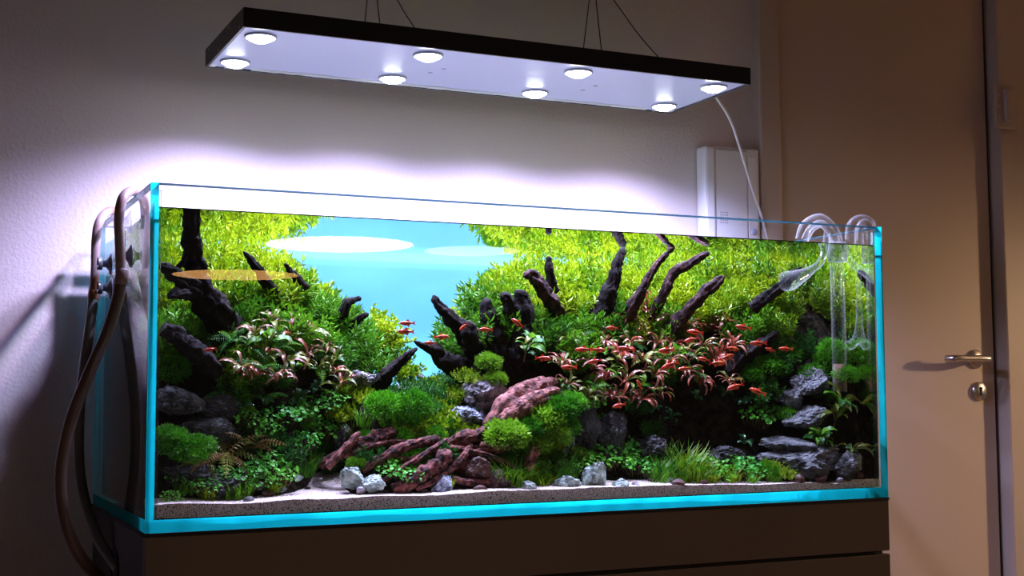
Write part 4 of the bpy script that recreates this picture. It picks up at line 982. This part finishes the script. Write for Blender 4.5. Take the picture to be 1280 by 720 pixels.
MB().tube(rel(spline(pix([(1058, 432, .07), (1066, 430, .065), (1073, 418, .062), (1076, 390, .06), (1075, 340, .06), (1074, 300, .06), (1076, 284, .05), (1082, 279, .045), (1088, 285, .04), (1089, 300, .038)]), 8)), .0095, 16, False).build('bent_tube', M['pipe_glass'], pout, True)
MB().tube(rel(spline(pix([(1064, 300, .07), (1066, 283, .062), (1075, 276, .055), (1086, 280, .048), (1090, 297, .042)]), 8)), .013, 16, False).build('outer_tube', M['pipe_glass'], pout, True)
lp = thing('glass_outflow_funnel', 'clear glass outflow funnel below the water surface', 'glass funnel', tuple(at(1000, 346, .12))); b0 = Vector(lp.location)
ax = spline(pix([(981, 352, .11), (990, 350, .113), (1003, 344, .12), (1016, 336, .125), (1026, 327, .13), (1032, 308, .135), (1034, 290, .14)]), 5)
rr = np.interp(np.linspace(0, 1, len(ax)), [0, .12, .3, .5, 1], [.020, .021, .015, .008, .007])
MB().tube([p-b0 for p in ax], list(rr), 22, False).build('funnel', M['pipe_glass'], lp, True)
cu = thing('suction_cup', 'clear suction cup stuck to the end pane', 'suction cup', tuple(at(1084, 356, .05)))
MB().lathe([(.006, -.010), (.008, -.004), (.017, 0.0), (.018, .003), (.015, .001), (.006, -.003)], 22, axis='x').build('cup', M['pipe_glass'], cu, True)
MB().lathe([(0, -.018), (.006, -.017), (.006, -.009), (0, -.009)], 14, axis='x').build('stud', M['pipe_glass'], cu, True)

# ================================================================== pipes and hoses at the hose side
def hosething(name, label, metal, hosep, mt_h, r1, r2):
    o = thing(name, label, 'hose', tuple(hosep[-1])); b = Vector(o.location)
    MB().tube([p-b for p in spline(metal, 9)], r1, 16, True).build('bent_pipe', M['rust_pipe'], o, True)
    MB().tube([p-b for p in spline(hosep, 10)], r2, 16, True).build('hose', M[mt_h], o, True)
    d = (Vector(hosep[1])-Vector(hosep[0])).normalized(); q = Vector(hosep[0])-b
    MB().tube([q-d*.022, q-d*.02, q+d*.004, q+d*.006], [r2*.9, r2*1.12, r2*1.12, r2*.9], 18, True).build('hose_nut', M['rust_pipe'], o, True)
n1 = .09; zi = .40
def P3(px, py, Y): return at(px, py, Y)
Xo1 = at(151, 330, .12)
hosething('filter_hose', 'thick brown hose with a stained pinkish pipe bent over the side pane',
    [at(181, 420, .26), at(182, 330, .26), at(182, 275, .26), at(179, 249, .24), at(166, 239, .20), at(154, 247, .17), at(149, 270, .16), at(150, 310, .16), at(151, 352, .16)],
    [at(151, 352, .16), at(146, 378, .16), at(132, 420, .16), at(110, 470, .15), at(88, 528, .15), at(76, 590, .15), at(80, 645, .15), at(97, 690, .16), at(125, 722, .20), at(150, 735, .30)], 'hose_brown', .0085, .0098)
hosething('filter_hose', 'grey-green hose with a rusty bent pipe beside the back wall',
    [at(150, 330, .52), at(148, 285, .52), at(144, 266, .50), at(134, 265, .48), at(124, 278, .46), at(120, 300, .46), at(119, 340, .46), at(117, 372, .46)],
    [at(117, 372, .46), at(112, 410, .45), at(105, 460, .44), at(99, 520, .43), at(99, 580, .42), at(107, 630, .40), at(122, 672, .36), at(140, 700, .32), at(149, 712, .30)], 'hose_green', .0085, .0098)
cupm = MB().lathe([(0, .016), (.006, .016), (.007, .008), (.013, .004), (.020, .0), (.020, -.001), (.0, -.001)], 22, axis='x')
for (px, py, lab) in ((163, 277, 'upper clear suction cup holding the near bent pipe'), (164, 320, 'lower grey suction cup holding the near bent pipe'), (139, 330, 'upper grey suction cup holding the far bent pipe'), (139, 360, 'lower grey suction cup holding the far bent pipe')):
    d = ray(px, py); t = (0-CAM[0])/d[0]; p = CAM+d*t
    o = thing('suction_cup', lab, 'suction cup', (-.0003, p[1], p[2]))
    MB().lathe([(0, -.016), (.006, -.016), (.007, -.008), (.013, -.004), (.020, -.001), (.020, 0), (.0, 0)], 22, axis='x').build('cup', M['cup_clear' if 'clear' in lab else 'cup'], o, True)
    MB().lathe([(.012, -.024), (.012, -.016), (.009, -.016), (.009, -.024)], 18, axis='x').build('clip', M['cup'], o, True)

# ------------------------------------------------------------------ keep everything that grows or lies in the tank inside its panes
bpy.context.view_layer.update()
lo = np.array([T+.0015, T+.0015, 0]); hi = np.array([W-T-.0015, D-T-.0015, ZW-.0008])
for o in list(sc.objects):
    if o.parent is not None or o.get('category') not in ('aquatic plant', 'moss', 'rock', 'pebble', 'driftwood', 'fish'): continue
    pts = []
    for m_ in [o]+list(o.children):
        if m_.type != 'MESH': continue
        co = np.empty(len(m_.data.vertices)*3); m_.data.vertices.foreach_get('co', co)
        mw = np.array(m_.matrix_world); pts.append(co.reshape(-1, 3)@mw[:3, :3].T+mw[:3, 3])
    pts = np.concatenate(pts); a_, b_ = pts.min(0), pts.max(0)
    sh = np.maximum(lo-a_, 0)-np.maximum(b_-hi, 0); sh[2] = 0
    o.location = Vector(o.location)+Vector(sh)
